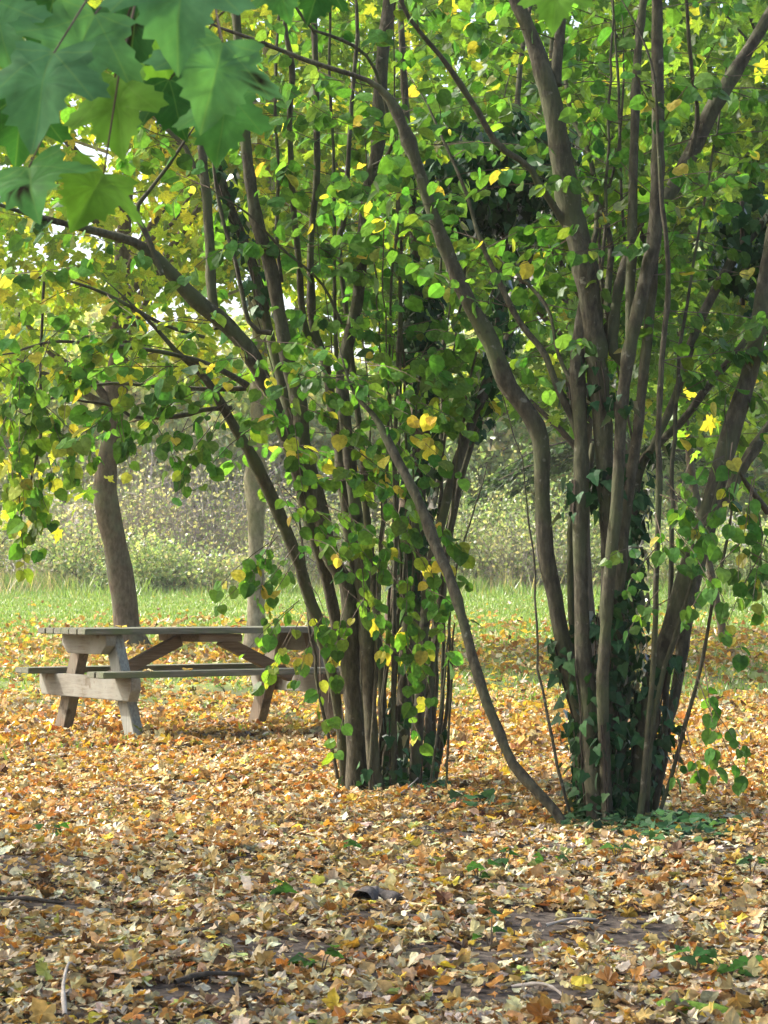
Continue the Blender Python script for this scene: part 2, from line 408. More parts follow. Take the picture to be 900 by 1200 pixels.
# left clump (pixel polylines from the base upward: x, y, width)
LEFT = [  # pts, d0, d1, extend, kind
 ([(404,915,13),(400,860,13),(389,786,15),(375,735,16),(360,691,16),(349,654,17),(323,592,17),(298,540,16),(279,507,14),(258,470,12),(238,440,9),(205,410,7)], 10.75, 10.3, .5, 's'),
 ([(417,925,27),(417,867,25),(411,793,24),(408,690,23),(389,658,22),(371,584,22),(356,529,21),(350,473,20),(337,423,20),(327,367,19),(317,313,18),(300,257,17),(290,190,15),(283,110,13),(279,40,12),(276,-20,11)], 10.6, 10.7, 1.6, 's'),
 ([(425,912,13.6),(408,800,14.4),(395,740,15.3),(380,670,17.0),(362,610,17.8),(345,545,18.7),(325,490,19.6),(305,440,20.4),(287,407,21.2),(260,377,22.9),(230,353,20.4),(197,317,17.0),(163,287,14.4),(120,273,11.0),(60,258,6.8),(0,240,5.1)], 10.9, 10.2, .6, 's'),
 ([(430,908,14),(415,840,14),(395,740,14),(375,640,14),(352,540,14),(335,470,13),(313,380,13),(303,340,13),(290,293,12),(270,247,12),(253,193,11),(240,120,9),(228,40,8)], 11.0, 11.5, 1.2, 's'),
 ([(432,915,13),(424,760,13),(413,660,14),(405,590,14),(397,520,14),(388,470,13),(383,433,13),(367,380,11),(365,333,10),(365,280,9),(372,207,9),(372,136,9),(370,58,8),(367,0,8)], 10.8, 11.1, 1.5, 's'),
 ([(442,926,20),(436,880,18),(428,740,18),(420,640,18),(412,560,17),(403,490,17),(400,440,18),(407,400,17),(418,353,16),(423,290,16),(430,223,16),(441,175,17),(444,117,18),(448,58,18),(456,0,17)], 10.5, 10.9, 1.8, 's'),
 ([(470,918,20),(475,800,20),(482,700,19),(490,600,18),(496,520,17),(494,440,16),(490,350,14),(486,260,12),(480,170,10),(474,90,9),(470,0,8)], 10.8, 11.4, 1.4, 's'),
 ([(486,924,16),(492,830,15),(499,720,14),(507,654,14),(518,610,13),(529,566,13),(543,522,13),(567,457,12),(580,420,11),(585,370,11),(590,313,10),(600,238,9),(603,170,8),(610,80,7)], 10.6, 11.5, 1.2, 's'),
 ([(500,914,10),(503,823,9),(510,749,10),(521,676,10),(529,621,10),(540,562,10),(552,520,10),(575,440,9),(600,380,9),(612,330,9),(624,276,9),(632,219,8),(640,150,7),(646,70,6)], 10.9, 11.9, 1.2, 's'),
 ([(434,920,6),(433,896,6),(441,757,6),(446,650,5),(452,560,5),(455,450,4),(458,330,4)], 10.45, 10.8, .8, 's'),
 ([(462,924,7),(461,840,7),(463,647,7),(462,540,6),(466,430,6),(470,320,5),(468,240,4)], 10.5, 11.0, .8, 's'),
 ([(450,906,12),(448,800,11),(440,700,11),(430,600,10),(424,520,9),(398,300,7),(403,257,7),(410,140,6),(418,40,5)], 11.0, 11.3, 1., 's'),
 ([(484,906,9),(485,775,9),(497,650,8),(515,560,6),(518,500,6),(520,400,5),(516,320,4)], 11.0, 11.6, .7, 's'),
 ([(523,925,4),(526,850,4),(530,760,3),(533,730,2)], 10.4, 10.4, .0, 's'),
 ([(505,918,4),(516,840,4),(524,760,3),(527,735,2)], 10.5, 10.6, .0, 's'),
 # branches
 ([(256,385,13),(250,360,13),(246,313,13),(243,257,13),(237,200,12),(231,120,10),(226,40,8)], 10.62, 10.9, 1.2, 'b'),
 ([(366,400,10),(360,393,9),(353,353,9),(350,300,9),(343,233,8),(341,140,8),(343,78,8),(335,31,6),(338,-10,5)], 10.95, 10.8, 1., 'b'),
 ([(395,430,6),(393,390,6),(390,300,5),(389,190,5),(384,90,4),(386,0,4)], 10.9, 10.8, .6, 'b'),
 ([(318,390,7),(293,380,6),(277,307,6),(260,250,5),(250,190,4)], 10.7, 10.9, .3, 'b'),
 ([(330,330,6),(325,290,6),(326,200,5),(322,120,5),(326,30,4)], 10.7, 11., .6, 'b'),
 ([(290,452,8.1),(255,432,7.4),(220,420,6.8),(187,412,5.6),(130,405,5.0),(60,400,3.7),(10,415,2.5)], 10.4, 9.9, .2, 'b'),
 ([(288,455,7),(250,456,6),(190,453,5),(120,450,4),(50,470,3)], 10.5, 10.1, .1, 'b'),
 ([(272,478,6),(240,480,6),(223,485,6),(187,490,5),(153,488,5),(133,475,4),(90,470,3)], 10.4, 10.0, .1, 'b'),
 ([(240,395,4.8),(190,380,4.8),(120,343,4.0),(60,325,3.2),(10,330,2.4)], 10.4, 10.1, .2, 'b'),
 ([(190,322,8),(170,270,8),(160,247,7),(180,217,5),(193,200,5),(212,172,4)], 10.3, 10.4, .2, 'b'),
 ([(240,215,7),(227,197,7),(217,173,7),(197,153,6),(170,120,4),(130,80,3)], 10.8, 10.9, .3, 'b'),
 ([(52,330,4),(48,420,4),(50,500,4),(38,560,3),(20,620,2)], 10.1, 9.9, .0, 'b'),
 ([(437,195,6),(460,170,5),(437,76,5),(398,45,5),(367,35,4),(345,5,4)], 10.7, 10.4, .3, 'b'),
 ([(400,380,5),(375,330,4),(330,290,3),(290,250,3),(250,225,2)], 10.7, 10.5, .1, 'b'),
]
RIGHT = [
 ([(684,955,15),(683,860,19),(681,840,19),(667,784,21),(657,737,22),(650,695,22),(641,653,22),(636,588,22),(635,530,23),(630,503,24),(617,480,23),(593,447,24),(577,403,23),(550,353,20),(527,300,18),(507,247,17),(490,195,15),(465,130,13),(445,103,9),(420,90,7),(363,72,6),(300,47,5),(262,34,4)], 9.35, 9.5, .3, 's'),
 ([(702,966,26),(703,880,24),(708,800,24),(713,720,24),(716,650,24),(711,560,24),(708,510,24),(703,450,26),(695,380,29),(686,313,31),(673,257,31),(662,200,30),(651,132,28),(636,76,24),(620,30,20),(603,-10,18)], 9.2, 9.4, 1.8, 's'),
 ([(700,970,26),(697,920,25),(692,840,23),(685,760,21),(683,700,20),(681,630,20),(682,560,20),(681,500,19),(677,440,19),(681,390,19),(688,340,17)], 9.1, 9.35, 0, 's'),
 ([(712,965,17),(709,887,16),(706,803,16),(709,737,16),(716,653,16),(722,597,16),(726,521,16),(730,464,16),(738,408,17),(748,366,18),(760,313,19),(768,276,18),(772,189,17),(772,113,16),(771,38,15),(771,-10,14)], 9.05, 9.15, 1.8, 's'),
 ([(716,960,12),(716,850,13),(721,760,13),(728,653,14),(734,597,15),(745,521,14),(755,434,14),(762,360,13),(767,300,12)], 9.2, 9.2, 0, 's'),
 ([(745,950,24),(755,868,24),(765,803,25),(779,756,24),(797,700,25),(816,635,25),(835,579,25),(851,521,25),(870,464,24),(885,408,23),(896,343,22),(908,270,20),(922,190,18)], 9.2, 9.3, 1.6, 's'),
 ([(755,940,16),(779,859,15),(793,803,15),(802,747,16),(825,644,16),(849,588,16),(877,540,15),(900,505,13),(935,455,11)], 9.4, 9.8, .8, 's'),
 ([(747,972,9),(753,933,9),(762,840,8),(769,747,8),(772,653,8),(774,560,8),(773,502,8),(777,427,8),(783,351,7),(783,294,7),(777,242,6),(772,180,5),(768,100,4)], 9.0, 8.95, .6, 's'),
 ([(758,950,7),(765,850,6),(776,790,6),(795,730,6),(815,665,5),(833,597,5),(850,540,4)], 9.1, 9.1, .3, 's'),
 ([(770,960,6),(779,933,6),(802,849,6),(821,779,5),(835,700,5),(853,621,4),(862,570,3)], 9.05, 8.9, .2, 's'),
 ([(664,972,12.8),(650,950,12.8),(634,933,12.8),(601,896,13.6),(583,854,13.6),(569,817,13.6),(555,775,13.6),(541,723,13.6),(527,677,14.4),(508,635,14.4),(494,597,14.4),(477,562,13.6),(455,520,12.8),(440,490,7.6),(421,468,5.1),(408,445,3.4),(400,415,2.5)], 9.05, 9.9, .1, 's'),
 ([(690,950,12),(676,800,11),(668,690,10),(672,600,10),(690,560,9),(695,520,8)], 9.5, 9.5, 0, 's'),
 ([(730,955,14),(727,850,16),(733,760,16),(735,690,15),(738,640,13),(749,551,11),(771,521,11),(802,491,11),(832,449,10),(858,419,10),(881,389,9),(912,352,7)], 9.4, 9.8, .6, 's'),
 # branches
 ([(731,425,15),(719,415,14),(722,351,14),(737,300,16),(760,257,18),(779,234,20),(805,189,22),(832,132,21),(862,83,19),(892,35,17),(925,-20,15)], 9.3, 9.7, 1.2, 'b'),
 ([(738,408,12),(738,351,13),(741,264,13),(743,151,12),(745,76,11),(753,0,11)], 9.15, 9.4, 1.5, 'b'),
 ([(684,535,9),(670,491,9),(651,449,9),(636,412,9),(609,378,8),(583,325,7),(562,278,6),(545,225,5),(523,170,4),(500,120,3)], 9.3, 9.9, .2, 'b'),
 ([(680,475,6),(670,449,6),(654,412,5),(643,366,5),(620,336,4),(590,310,3)], 9.3, 9.8, .2, 'b'),
 ([(672,275,11),(662,264,10),(643,234,9),(628,212,9),(617,193,9),(583,170,9),(557,128,8),(522,74,7),(483,27,6),(465,-10,5)], 9.35, 9.0, .6, 'b'),
 ([(652,100,14),(653,60,14),(656,20,13),(654,-20,12)], 9.4, 9.5, 1.4, 'b'),
 ([(710,400,10),(712,340,10),(716,290,9),(706,250,8),(690,225,8)], 9.4, 9.8, .8, 'b'),
 ([(690,300,8),(700,260,8),(690,180,7),(668,130,6),(660,60,5)], 9.5, 10., .8, 'b'),
 ([(805,200,7),(818,140,6),(812,90,6),(806,30,5)], 9.5, 9.3, .6, 'b'),
 ([(762,530,9),(790,470,11),(815,390,12),(845,330,13),(870,290,13),(900,255,11)], 9.55, 9.9, .6, 'b'),
 ([(900,600,9),(885,580,8),(870,560,5)], 9.4, 9.2, .2, 'b'),
 ([(745,540,4),(700,300,4),(722,180,4),(730,90,3)], 9.6, 9.7, .3, 'b'),
 ([(735,320,4),(728,220,4),(726,120,4),(722,40,3)], 9.7, 9.8, .5, 'b'),
]

def lbcurve(pts):
    a = np.array(pts, float)
    return lambda px: np.interp(px, a[:, 0], a[:, 1])

def make_spray(g_leaf, g_twig, p0, dirv, length, lb, cols, wts, outv=(0, 0), size=(.06, .10), keep=None, gap=.05, droop=.25):
    n = max(3, int(length / .12)); p = np.array(p0, float); d = unit(np.asarray(dirv, float)); pts = [p]
    for k in range(n):
        d = unit(d + np.array([0, 0, -droop / n]) + rng.normal(size=3) * .10)
        p = p + d * length / n; pts.append(p)
    pts = np.array(pts)
    px, py = proj(pts)
    ok = py < lb(px) + 10
    if not ok[0]: return 0
    bad = np.where(~ok)[0]
    if len(bad): pts = pts[:bad[0]]
    if len(pts) < 2: return 0
    L = np.concatenate([[0], np.cumsum(np.linalg.norm(np.diff(pts, axis=0), axis=1))])
    m = int((L[-1] - .08) / gap)
    if m < 1: return 0
    u = np.sort(.08 + (L[-1] - .08) * rng.uniform(0, 1, m)); u = np.concatenate([u, [L[-1]]])
    lp = np.stack([np.interp(u, L, pts[:, i]) for i in range(3)], 1)
    dr = unit(pts[-1] - pts[0])
    side = unit(np.cross(dr, [0, 0, 1.])); sg = np.where(np.arange(len(u)) % 2, 1, -1)[:, None]
    ax = dr * .5 + side * sg * .8 + rng.normal(size=(len(u), 3)) * .35 + np.array([0, 0, -.75])
    nr = np.array([.6 * outv[0], .6 * outv[1], .62]) + rng.normal(size=(len(u), 3)) * .5
    sz = rng.uniform(size[0], size[1], len(u)) * np.where(rng.uniform(size=len(u)) < .25, .7, 1)
    lp2 = lp + unit(ax) * .012
    put_leaves(g_leaf, HAZEL, lp2, ax, nr, sz, pick(cols, wts, len(u), .22))
    tube(g_twig, pts, np.linspace(.0032, .0012, len(pts)), 3, cap=False)
    return len(u)

HAZ_COL = [(.066, .16, .042), (.092, .19, .046), (.05, .128, .04), (.145, .23, .05), (.40, .36, .08), (.28, .30, .07)]
HAZ_W = [.38, .3, .18, .10, .03, .01]

def make_clump(name, label, spec, lb, base, nspray, specials, bark, ls=1., nsuck=18):
    root = thing(name, label, 'hazel bush', base)
    paths = []
    for pts, d0, d1, ext, kind in spec:
        path, rad = stem_path(pts, d0, d1, sink=(kind == 's'), extend=ext)
        g = Geo(); tube(g, path, rad, 10 if rad.max() > .02 else 6, rough=.025 if rad.max() > .02 else 0)
        g.build('stem' if kind == 's' else 'branch', bark, root, True)
        paths.append((path, rad, kind))
    for k in range(nsuck):
        a = rng.uniform(0, 6.28); q = rng.uniform(.08, .26); hgt = rng.uniform(1.6, 4.8); le = rng.uniform(.05, .22)
        b = np.array([base[0] + q * math.cos(a) * 1.1, base[1] + q * math.sin(a), 0]); b[2] = float(gz(b[0], b[1])) - .05
        t = np.linspace(0, 1, int(hgt / .1)); pt = b + np.c_[math.cos(a) * le * hgt * t ** 1.3 + .04 * np.sin(t * 7 + a), math.sin(a) * le * hgt * t ** 1.3 + .04 * np.cos(t * 6 + a), hgt * t]
        pt[1:] += rng.normal(size=(len(t) - 1, 3)) * .005
        rd = rng.uniform(.008, .017) * (1 - .75 * t); g = Geo(); tube(g, pt, rd, 6); g.build('stem', bark, root, True); paths.append((pt, rd, 's'))
    gl, gt = Geo(), Geo()
    att = []; wt = []
    for path, rad, kind in paths:
        seg = np.linalg.norm(np.gradient(path, axis=0), axis=1)
        for p, r, s in zip(path, rad, seg):
            if p[2] > 1.75: att.append(np.r_[p, r]); wt.append(s * (2.2 if r < .018 else 1.0 if r < .035 else .45))
    att = np.array(att); wt = np.array(wt); wt /= wt.sum()
    total = 0
    for i in rng.choice(len(att), nspray, p=wt):
        p = att[i, :3]
        out = p[:2] - np.array(base[:2]); out = out / max(np.linalg.norm(out), .3)
        a = rng.uniform(0, 2 * math.pi)
        d = np.array([math.cos(a) + .5 * out[0], math.sin(a) + .5 * out[1], rng.uniform(-.15, .7)])
        total += make_spray(gl, gt, p, d, rng.uniform(.3, 1.05), lb, HAZ_COL, HAZ_W, outv=out, size=(.05 * ls, .108 * ls), gap=.05)
    for (px, py, d, ddir, ln, cols) in specials:
        for rep_ in range(1 + (rng.uniform() < .8)):
            j = rng.normal(size=3) * (.07 if rep_ else .01)
            make_spray(gl, gt, P(px, py, d) + j, np.array(ddir) + rng.normal(size=3) * .25 * rep_, ln * rng.uniform(.7, 1.15), lambda q: np.full(np.shape(q), 5000.), cols[0], cols[1], outv=(0, -1.), size=(.046 * ls, .092 * ls), gap=.042, droop=.6)
    gl.build('foliage', M_HAZEL, root)
    tag(gt.build('twigs', M_TWIG, root), kind='stuff')
    print(name, 'leaves', total)
    return root, paths

SPR = (HAZ_COL, [.35, .4, .1, .1, .09, .02])
YSP = (HAZ_COL, [.12, .28, .03, .38, .06, .13])
def sp(px, py, d, dx, dz, ln, c=SPR, dy=-.4): return (px, py, d, (dx, dy, dz), ln, c)
left_special = [
 sp(355,590,10.3,.3,-.2,.45), sp(330,570,10.3,.5,-.5,.5), sp(370,630,10.3,.7,.0,.45), sp(400,600,10.3,.5,-.3,.5), sp(440,600,10.3,.5,-.2,.4),
 sp(345,640,10.3,-.5,-.5,.4), sp(360,680,10.3,.4,-.4,.4), sp(400,690,10.3,.6,-.4,.5), sp(450,660,10.3,.5,-.4,.45), sp(470,690,10.3,.3,-.6,.4),
 sp(380,720,10.3,-.5,-.6,.4,YSP), sp(350,700,10.3,-.6,-.5,.35), sp(370,760,10.3,.1,-.9,.45,YSP), sp(388,800,10.3,-.1,-.8,.22,YSP),
 sp(440,740,10.3,.5,-.5,.4), sp(465,750,10.3,.3,-.7,.4), sp(470,820,10.3,.3,-.5,.3), sp(480,640,10.2,.4,-.2,.35), sp(500,600,10.2,.5,-.4,.35), sp(345,560,10.3,.8,.2,.6), sp(390,560,10.2,.8,.1,.6),
 sp(330,620,10.3,-.6,-.5,.4), sp(345,740,10.3,-.5,-.7,.3,YSP), sp(420,640,10.2,.2,-.8,.5), sp(310,660,10.3,-.7,-.4,.4), sp(500,690,10.2,.5,-.2,.3),
 sp(290,440,10.2,-.6,-.2,.5), sp(250,430,10.1,-.7,-.2,.5), sp(215,418,10.0,-.8,-.3,.5), sp(180,410,10.0,-.8,-.3,.5,YSP), sp(140,404,9.9,-.8,-.3,.5,YSP), sp(300,400,10.1,.6,.1,.5), sp(330,430,10.1,.6,-.1,.5), sp(380,440,10.1,.6,.0,.45), sp(420,470,9.9,.5,.0,.4), sp(400,440,9.9,-.6,-.1,.4), sp(440,500,9.9,.5,-.4,.4), sp(360,480,10.1,.7,-.2,.5), sp(240,380,10.,-.6,.1,.5,YSP), sp(100,335,10.,-.8,-.1,.5,YSP), sp(180,375,10.,-.7,-.2,.5,YSP),
 sp(300,470,10.2,.7,-.2,.5), sp(340,450,10.2,.7,-.3,.5), sp(380,500,10.2,.6,-.3,.5), sp(420,530,10.1,.5,-.3,.5), sp(450,560,10.1,.5,-.3,.45), sp(330,520,10.2,.6,-.2,.5), sp(400,560,10.2,.5,-.3,.45), sp(290,500,10.2,-.5,-.3,.4), sp(270,470,10.1,-.6,-.3,.5), sp(230,460,10.1,-.6,-.3,.4), sp(360,410,10.1,.5,-.2,.5), sp(300,420,10.1,-.5,.0,.5), sp(420,420,10.1,.6,-.1,.5), sp(460,480,10.1,.5,-.2,.45), sp(410,690,10.3,-.3,-.8,.4), sp(430,700,10.2,.4,-.7,.4), sp(470,760,10.2,.2,-.7,.3), sp(450,620,10.2,-.2,-.8,.4), sp(490,650,10.2,.3,-.7,.4),
 # overhang on the left
 sp(60,400,10.0,-.3,-.7,.8,YSP), sp(30,415,9.9,-.2,-.8,.9,YSP), sp(48,480,10.0,.1,-.9,.6,YSP), sp(50,520,10.0,-.6,-.6,.5,YSP), sp(20,560,9.9,.2,-.9,.5,YSP), sp(10,520,9.9,.5,-.8,.6,YSP), sp(45,470,10.0,.7,-.6,.5),
 sp(90,470,10.,.3,-.8,.4), sp(133,475,10.,.2,-.8,.35), sp(180,490,10.1,.5,-.5,.35), sp(220,490,10.1,-.3,-.6,.3), sp(250,500,10.1,-.4,-.5,.4),
 sp(0,470,9.9,.3,-.9,.7,YSP), sp(10,420,9.9,.6,-.7,.7,YSP),
]
right_special = [
 sp(838,700,8.9,.3,-.6,.3,SPR), sp(822,780,8.9,.1,-.9,.45,SPR), sp(815,800,8.9,.5,-.6,.35,SPR), sp(800,850,8.9,.2,-.5,.25), sp(862,625,8.9,.8,-.3,.4),
 sp(772,640,8.9,-.4,-.3,.25), sp(770,690,8.9,-.5,-.4,.22), sp(772,600,8.9,.5,-.5,.35), sp(772,630,8.85,.7,-.4,.4), sp(776,560,8.9,.6,-.5,.4), sp(835,600,9.,-.5,-.6,.35),
 sp(880,560,9.,-.2,-.8,.5), sp(890,600,9.,.1,-.9,.5), sp(870,570,9.,-.7,-.5,.4), sp(895,640,8.9,-.4,-.6,.4), sp(860,520,9.,-.3,-.8,.4), sp(815,560,8.9,-.3,-.7,.3),
]
lbL = lbcurve([(-300, 640), (-100, 640), (0, 650), (60, 630), (85, 560), (110, 520), (250, 515), (290, 555), (330, 600), (380, 620), (520, 600), (560, 470), (700, 440)])
lbR = lbcurve([(300, 380), (440, 420), (560, 400), (620, 420), (660, 400), (700, 420), (760, 480), (800, 590), (850, 650), (900, 680), (1100, 690)])
baseL = ground_at(450, 922); baseR = ground_at(722, 965)
left_root, left_paths = make_clump('hazel_clump', 'many-stemmed hazel bush standing beside the picnic table, its branches reaching out over it', LEFT, lbL, baseL, 205, left_special, M_BARK)
right_root, right_paths = make_clump('hazel_clump', 'many-stemmed hazel bush with ivy round its foot and one low arching stem', RIGHT, lbR, baseR, 225, right_special, M_BARK, .85, 3)

# ------------------------------------------------------------------ ivy
IVY_COL = [(.02, .06, .024), (.028, .078, .03), (.045, .105, .036), (.016, .042, .02)]
def ivy(name, label, host_paths, picks, base, blobs=(), ground=None, dens=185):
    root = thing(name, label, 'ivy', base)
    g, v = Geo(), Geo()
    for idx, z0, z1, dn in picks:
        path, rad, _ = host_paths[idx]
        m = (path[:, 2] > z0) & (path[:, 2] < z1)
        pp, rr = path[m], rad[m]
        if len(pp) < 2: continue
        L = np.sum(np.linalg.norm(np.diff(pp, axis=0), axis=1)); n = int(L * dens * dn)
        i = rng.integers(0, len(pp), n); a = rng.uniform(0, 2 * math.pi, n)
        rad_d = np.c_[np.cos(a), np.sin(a), np.zeros(n)]
        pos = pp[i] + rad_d * (rr[i] + rng.uniform(.005, .075, n))[:, None] + rng.normal(size=(n, 3)) * [0, 0, .02]
        ax = np.c_[rng.normal(size=(n, 2)) * .5, -np.ones(n)] + rad_d * .3
        put_leaves(g, IVY, pos, ax, rad_d + rng.normal(size=(n, 3)) * .35, rng.uniform(.035, .08, n), pick(IVY_COL, [3, 3, 1.5, 1], n))
        for k in range(3):
            ph = rng.uniform(0, 6.28); q = np.arange(len(pp))
            ang = ph + np.cumsum(rng.normal(size=len(pp)) * .15)
            tube(v, pp + np.c_[np.cos(ang), np.sin(ang), 0 * ang] * (rr * 1.05 + .004)[:, None], .004, 4, cap=False)
    for (c, r3, n) in blobs:
        d = rand_dirs(n); u = rng.uniform(.3, 1, n) ** .5
        pos = np.array(c) + d * u[:, None] * np.array(r3) * (1 + .25 * np.sin(d[:, :1] * 5 + d[:, 2:] * 7))
        put_leaves(g, IVY, pos, np.c_[rng.normal(size=(n, 2)) * .6, -np.ones(n)], d + rng.normal(size=(n, 3)) * .4, rng.uniform(.05, .085, n), pick(IVY_COL, [3, 3, 1.2, 2], n))
        tube(v, np.array([np.array(c) + [0, 0, -r3[2]], np.array(c), np.array(c) + [0, 0, r3[2] * .8]]), .012, 5)
    if ground:
        for (px, py, r, n) in ground:
            c = ground_at(px, py); a = rng.uniform(0, 6.28, n); q = r * np.sqrt(rng.uniform(0, 1, n))
            x, y = c[0] + q * np.cos(a), c[1] + q * np.sin(a) * 1.6
            pos = np.c_[x, y, gz(x, y) + .03 + rng.uniform(0, .07, n) * (1 - q / r)]
            put_leaves(g, IVY, pos, rand_dirs(n, -.3, .2), np.array([0, -.3, 1.]) + rng.normal(size=(n, 3)) * .4, rng.uniform(.035, .07, n), pick(IVY_COL, [2, 3, 3, 1], n))
    g.build('leaves', M_IVY, root); v.build('vine', M_BARK_D, root)
    return root
ivy('ivy', 'dark ivy climbing the stems of the hazel beside the picnic table', left_paths,
    [(6, 0., .5, .8), (6, 1.0, 2.9, 1.5), (7, 0., .35, .6), (3, 2.6, 3.6, .7), (7, 2.0, 3.2, .8), (8, 1.9, 3.4, .8), (1, 0, .12, .7), (5, 0, .15, .7), (8, 0, .3, .7), (10, 0, .4, .5)], baseL + [.05, 0.02, 0],
    blobs=[(P(590, 210, 11.3), (.40, .40, .34), 1300), (P(540, 235, 11.2), (.28, .3, .27), 520), (P(640, 190, 11.6), (.2, .25, .15), 450), (P(492, 390, 11.2), (.12, .16, .35), 420)],
    ground=[(480, 925, .22, 110), (560, 945, .2, 25)])
ivy('ivy', 'dark ivy wrapped round the lower stems of the hazel with the arching stem', right_paths,
    [(0, .05, .85, .8), (1, .0, 1.0, 1.2), (2, .05, .8, .6), (3, 0, .5, .5), (4, 0, 1.1, 1.1), (5, 0, .8, 1.), (6, 0, .5, .8), (12, 0, 1.5, 1.5), (11, 0.1, .9, .7), (1, 1.4, 1.62, 1.6), (2, 1.4, 1.6, 1.2), (3, 1.75, 1.95, .8), (1, 1.85, 2.1, .9), (2, 1.9, 2.05, .8), (12, 1.3, 1.75, .8)], baseR + [.03, .02, 0],
    blobs=[(P(870, 290, 9.9), (.17, .22, .28), 200), (P(905, 330, 9.9), (.15, .22, .32), 140)],
    ground=[(700, 968, .18, 110), (780, 975, .22, 130), (800, 985, .2, 40)])

# ------------------------------------------------------------------ picnic table
def wood(name, cols, axis, second=None):
    sc = [70, 70, 70]; sc[axis] = 5
    return noise_mat(name, cols, tuple(sc), 6, .8, .25, second=second)
def box_part(name, boxes, mat, parent, bev=.006):
    """boxes: list of (center, size, matrix) in table coordinates"""
    me = bpy.data.meshes.new(name); bm = bmesh.new()
    for c, s, rot in boxes:
        r = bmesh.ops.create_cube(bm, size=1)
        bmesh.ops.scale(bm, vec=s, verts=r['verts'])
        bmesh.ops.transform(bm, matrix=Matrix.Translation(c) @ (rot or Matrix()), verts=r['verts'])
    if bev: bmesh.ops.bevel(bm, geom=bm.edges[:], offset=bev, segments=2, affect='EDGES')
    bm.to_mesh(me); bm.free(); me.materials.append(mat)
    o = bpy.data.objects.new(name, me); COL.objects.link(o); o.parent = parent
    return o

def prism_part(name, poly, thick, mat, parent, x, bev=.005):
    """polygon in the table's (y,z) plane extruded along x"""
    bm = bmesh.new()
    f = bm.faces.new([bm.verts.new((x - thick / 2, p[0], p[1])) for p in poly])
    r = bmesh.ops.extrude_face_region(bm, geom=[f])
    bmesh.ops.translate(bm, vec=(thick, 0, 0), verts=[e for e in r['geom'] if isinstance(e, bmesh.types.BMVert)])
    bmesh.ops.recalc_face_normals(bm, faces=bm.faces[:])
    bmesh.ops.bevel(bm, geom=bm.edges[:], offset=bev, segments=2, affect='EDGES')
    me = bpy.data.meshes.new(name); bm.to_mesh(me); bm.free(); me.materials.append(mat)
    o = bpy.data.objects.new(name, me); COL.objects.link(o); o.parent = parent
    return o

def picnic_table():
    G1 = wood('weathered_green_boards', [(.07, .072, .055), (.125, .125, .095), (.19, .185, .15)], 0, [((.10, .13, .06), 6., .45, .7)])
    G2 = wood('pale_beam_wood', [(.105, .094, .071), (.165, .151, .12), (.225, .208, .172)], 1, [((.22, .22, .185), 5., .4, .65), ((.12, .1, .07), 9., .6, .7)])
    G3 = wood('brown_leg_wood', [(.078, .057, .038), (.135, .102, .07), (.195, .155, .11)], 2, [((.15, .145, .11), 4., .45, .7), ((.06, .045, .03), 9., .6, .7)])
    G3g = wood('grey_leg_wood', [(.12, .125, .105), (.2, .205, .18), (.28, .285, .255)], 2, [((.16, .2, .13), 4., .5, .75)])
    G4 = wood('brace_wood', [(.12, .085, .055), (.19, .14, .095), (.26, .2, .14)], 0)
    near = ground_at(157, 868)
    al = R(34)
    ex = np.array([math.cos(al), math.sin(al), 0]); ey = np.array([-math.sin(al), math.cos(al), 0])   # long axis; across, away from camera
    LS = 1.64; half = .56
    origin = near + ex * (LS / 2) + ey * half
    z0 = float(near[2]) - .01
    t = thing('picnic_table', 'weathered wooden picnic table with attached bench seats standing on the fallen leaves', 'picnic table', (origin[0], origin[1], z0))
    t.rotation_euler = (0, 0, al)
    TL = 2.08; H = .775; th = .042
    pw = .122; gap = .009
    boards = []
    for k in range(6):
        y = (k - 2.5) * (pw + gap); boards.append(((-.07 + .004 * math.sin(k * 5), y, H - th / 2), (TL, pw, th), None))
    box_part('tabletop', boards, G1, t, .005)
    for s in (-1, 1):
        bs = [((-.09 + .006 * k, s * (.60 + (k - .5) * .128), .485 - th / 2), (TL + .02, .12, th), None) for k in (0, 1)]
        box_part('seat', bs, G1, t, .005)
    for sx in (-1, 1):
        x = sx * LS / 2
        # seat support beam, ends cut at a slant
        prism_part('seat_beam', [(-.74, .442), (.74, .442), (.74, .36), (.70, .285), (-.70, .285), (-.74, .36)], .075, G2, t, x - sx * (-.078) * 1)
        prism_part('top_beam', [(-.36, H - th - .001), (.36, H - th - .001), (.36, .66), (.27, .595), (-.27, .595), (-.36, .66)], .075, G2, t, x + sx * .078)
        for sy in (-1, 1):
            foot, top = sy * .60, sy * .235
            w = .078
            prism_part('leg', [(foot - w, -.03), (foot + w, -.03), (top + w, H - th - .002), (top - w, H - th - .002)], .075, G3g if (sx < 0 and sy < 0) else G3, t, x)
        # diagonal brace from the middle of the top down to the seat beam
        a = np.array([sx * .17, H - th - .05]); b = np.array([sx * (LS / 2 - .04), .40])
        dv = b - a; L = np.linalg.norm(dv); ang = math.atan2(dv[1], dv[0])
        box_part('brace', [(((a + b)[0] / 2, 0, (a + b)[1] / 2), (L, .07, .085), Matrix.Rotation(-ang, 4, 'Y'))], G4, t)
    box_part('centre_batten', [((0, 0, H - th - .032), (.36, .62, .055), None)], G4, t)
    return t
table = picnic_table()
def loose_leaf(lx, ly, lz, size, col, label):
    w = np.array(table.location) + np.array(Matrix.Rotation(R(34), 3, 'Z') @ Vector((lx, ly, lz)))
    g = Geo(); put_leaves(g, MAPLE_DRY[4:5], [[0, 0, 0]], [[rng.normal(), rng.normal(), .05]], [[.1, .05, 1.]], [size], [col])
    o = g.build('fallen_leaf', M_DRY); o.location = w
    return tag(o, label, 'leaf', 'leaves lying on the picnic table')
loose_leaf(-.75, -.66, .50, .09, (.5, .44, .24), 'pale leaf lying near the left end of the front bench seat')
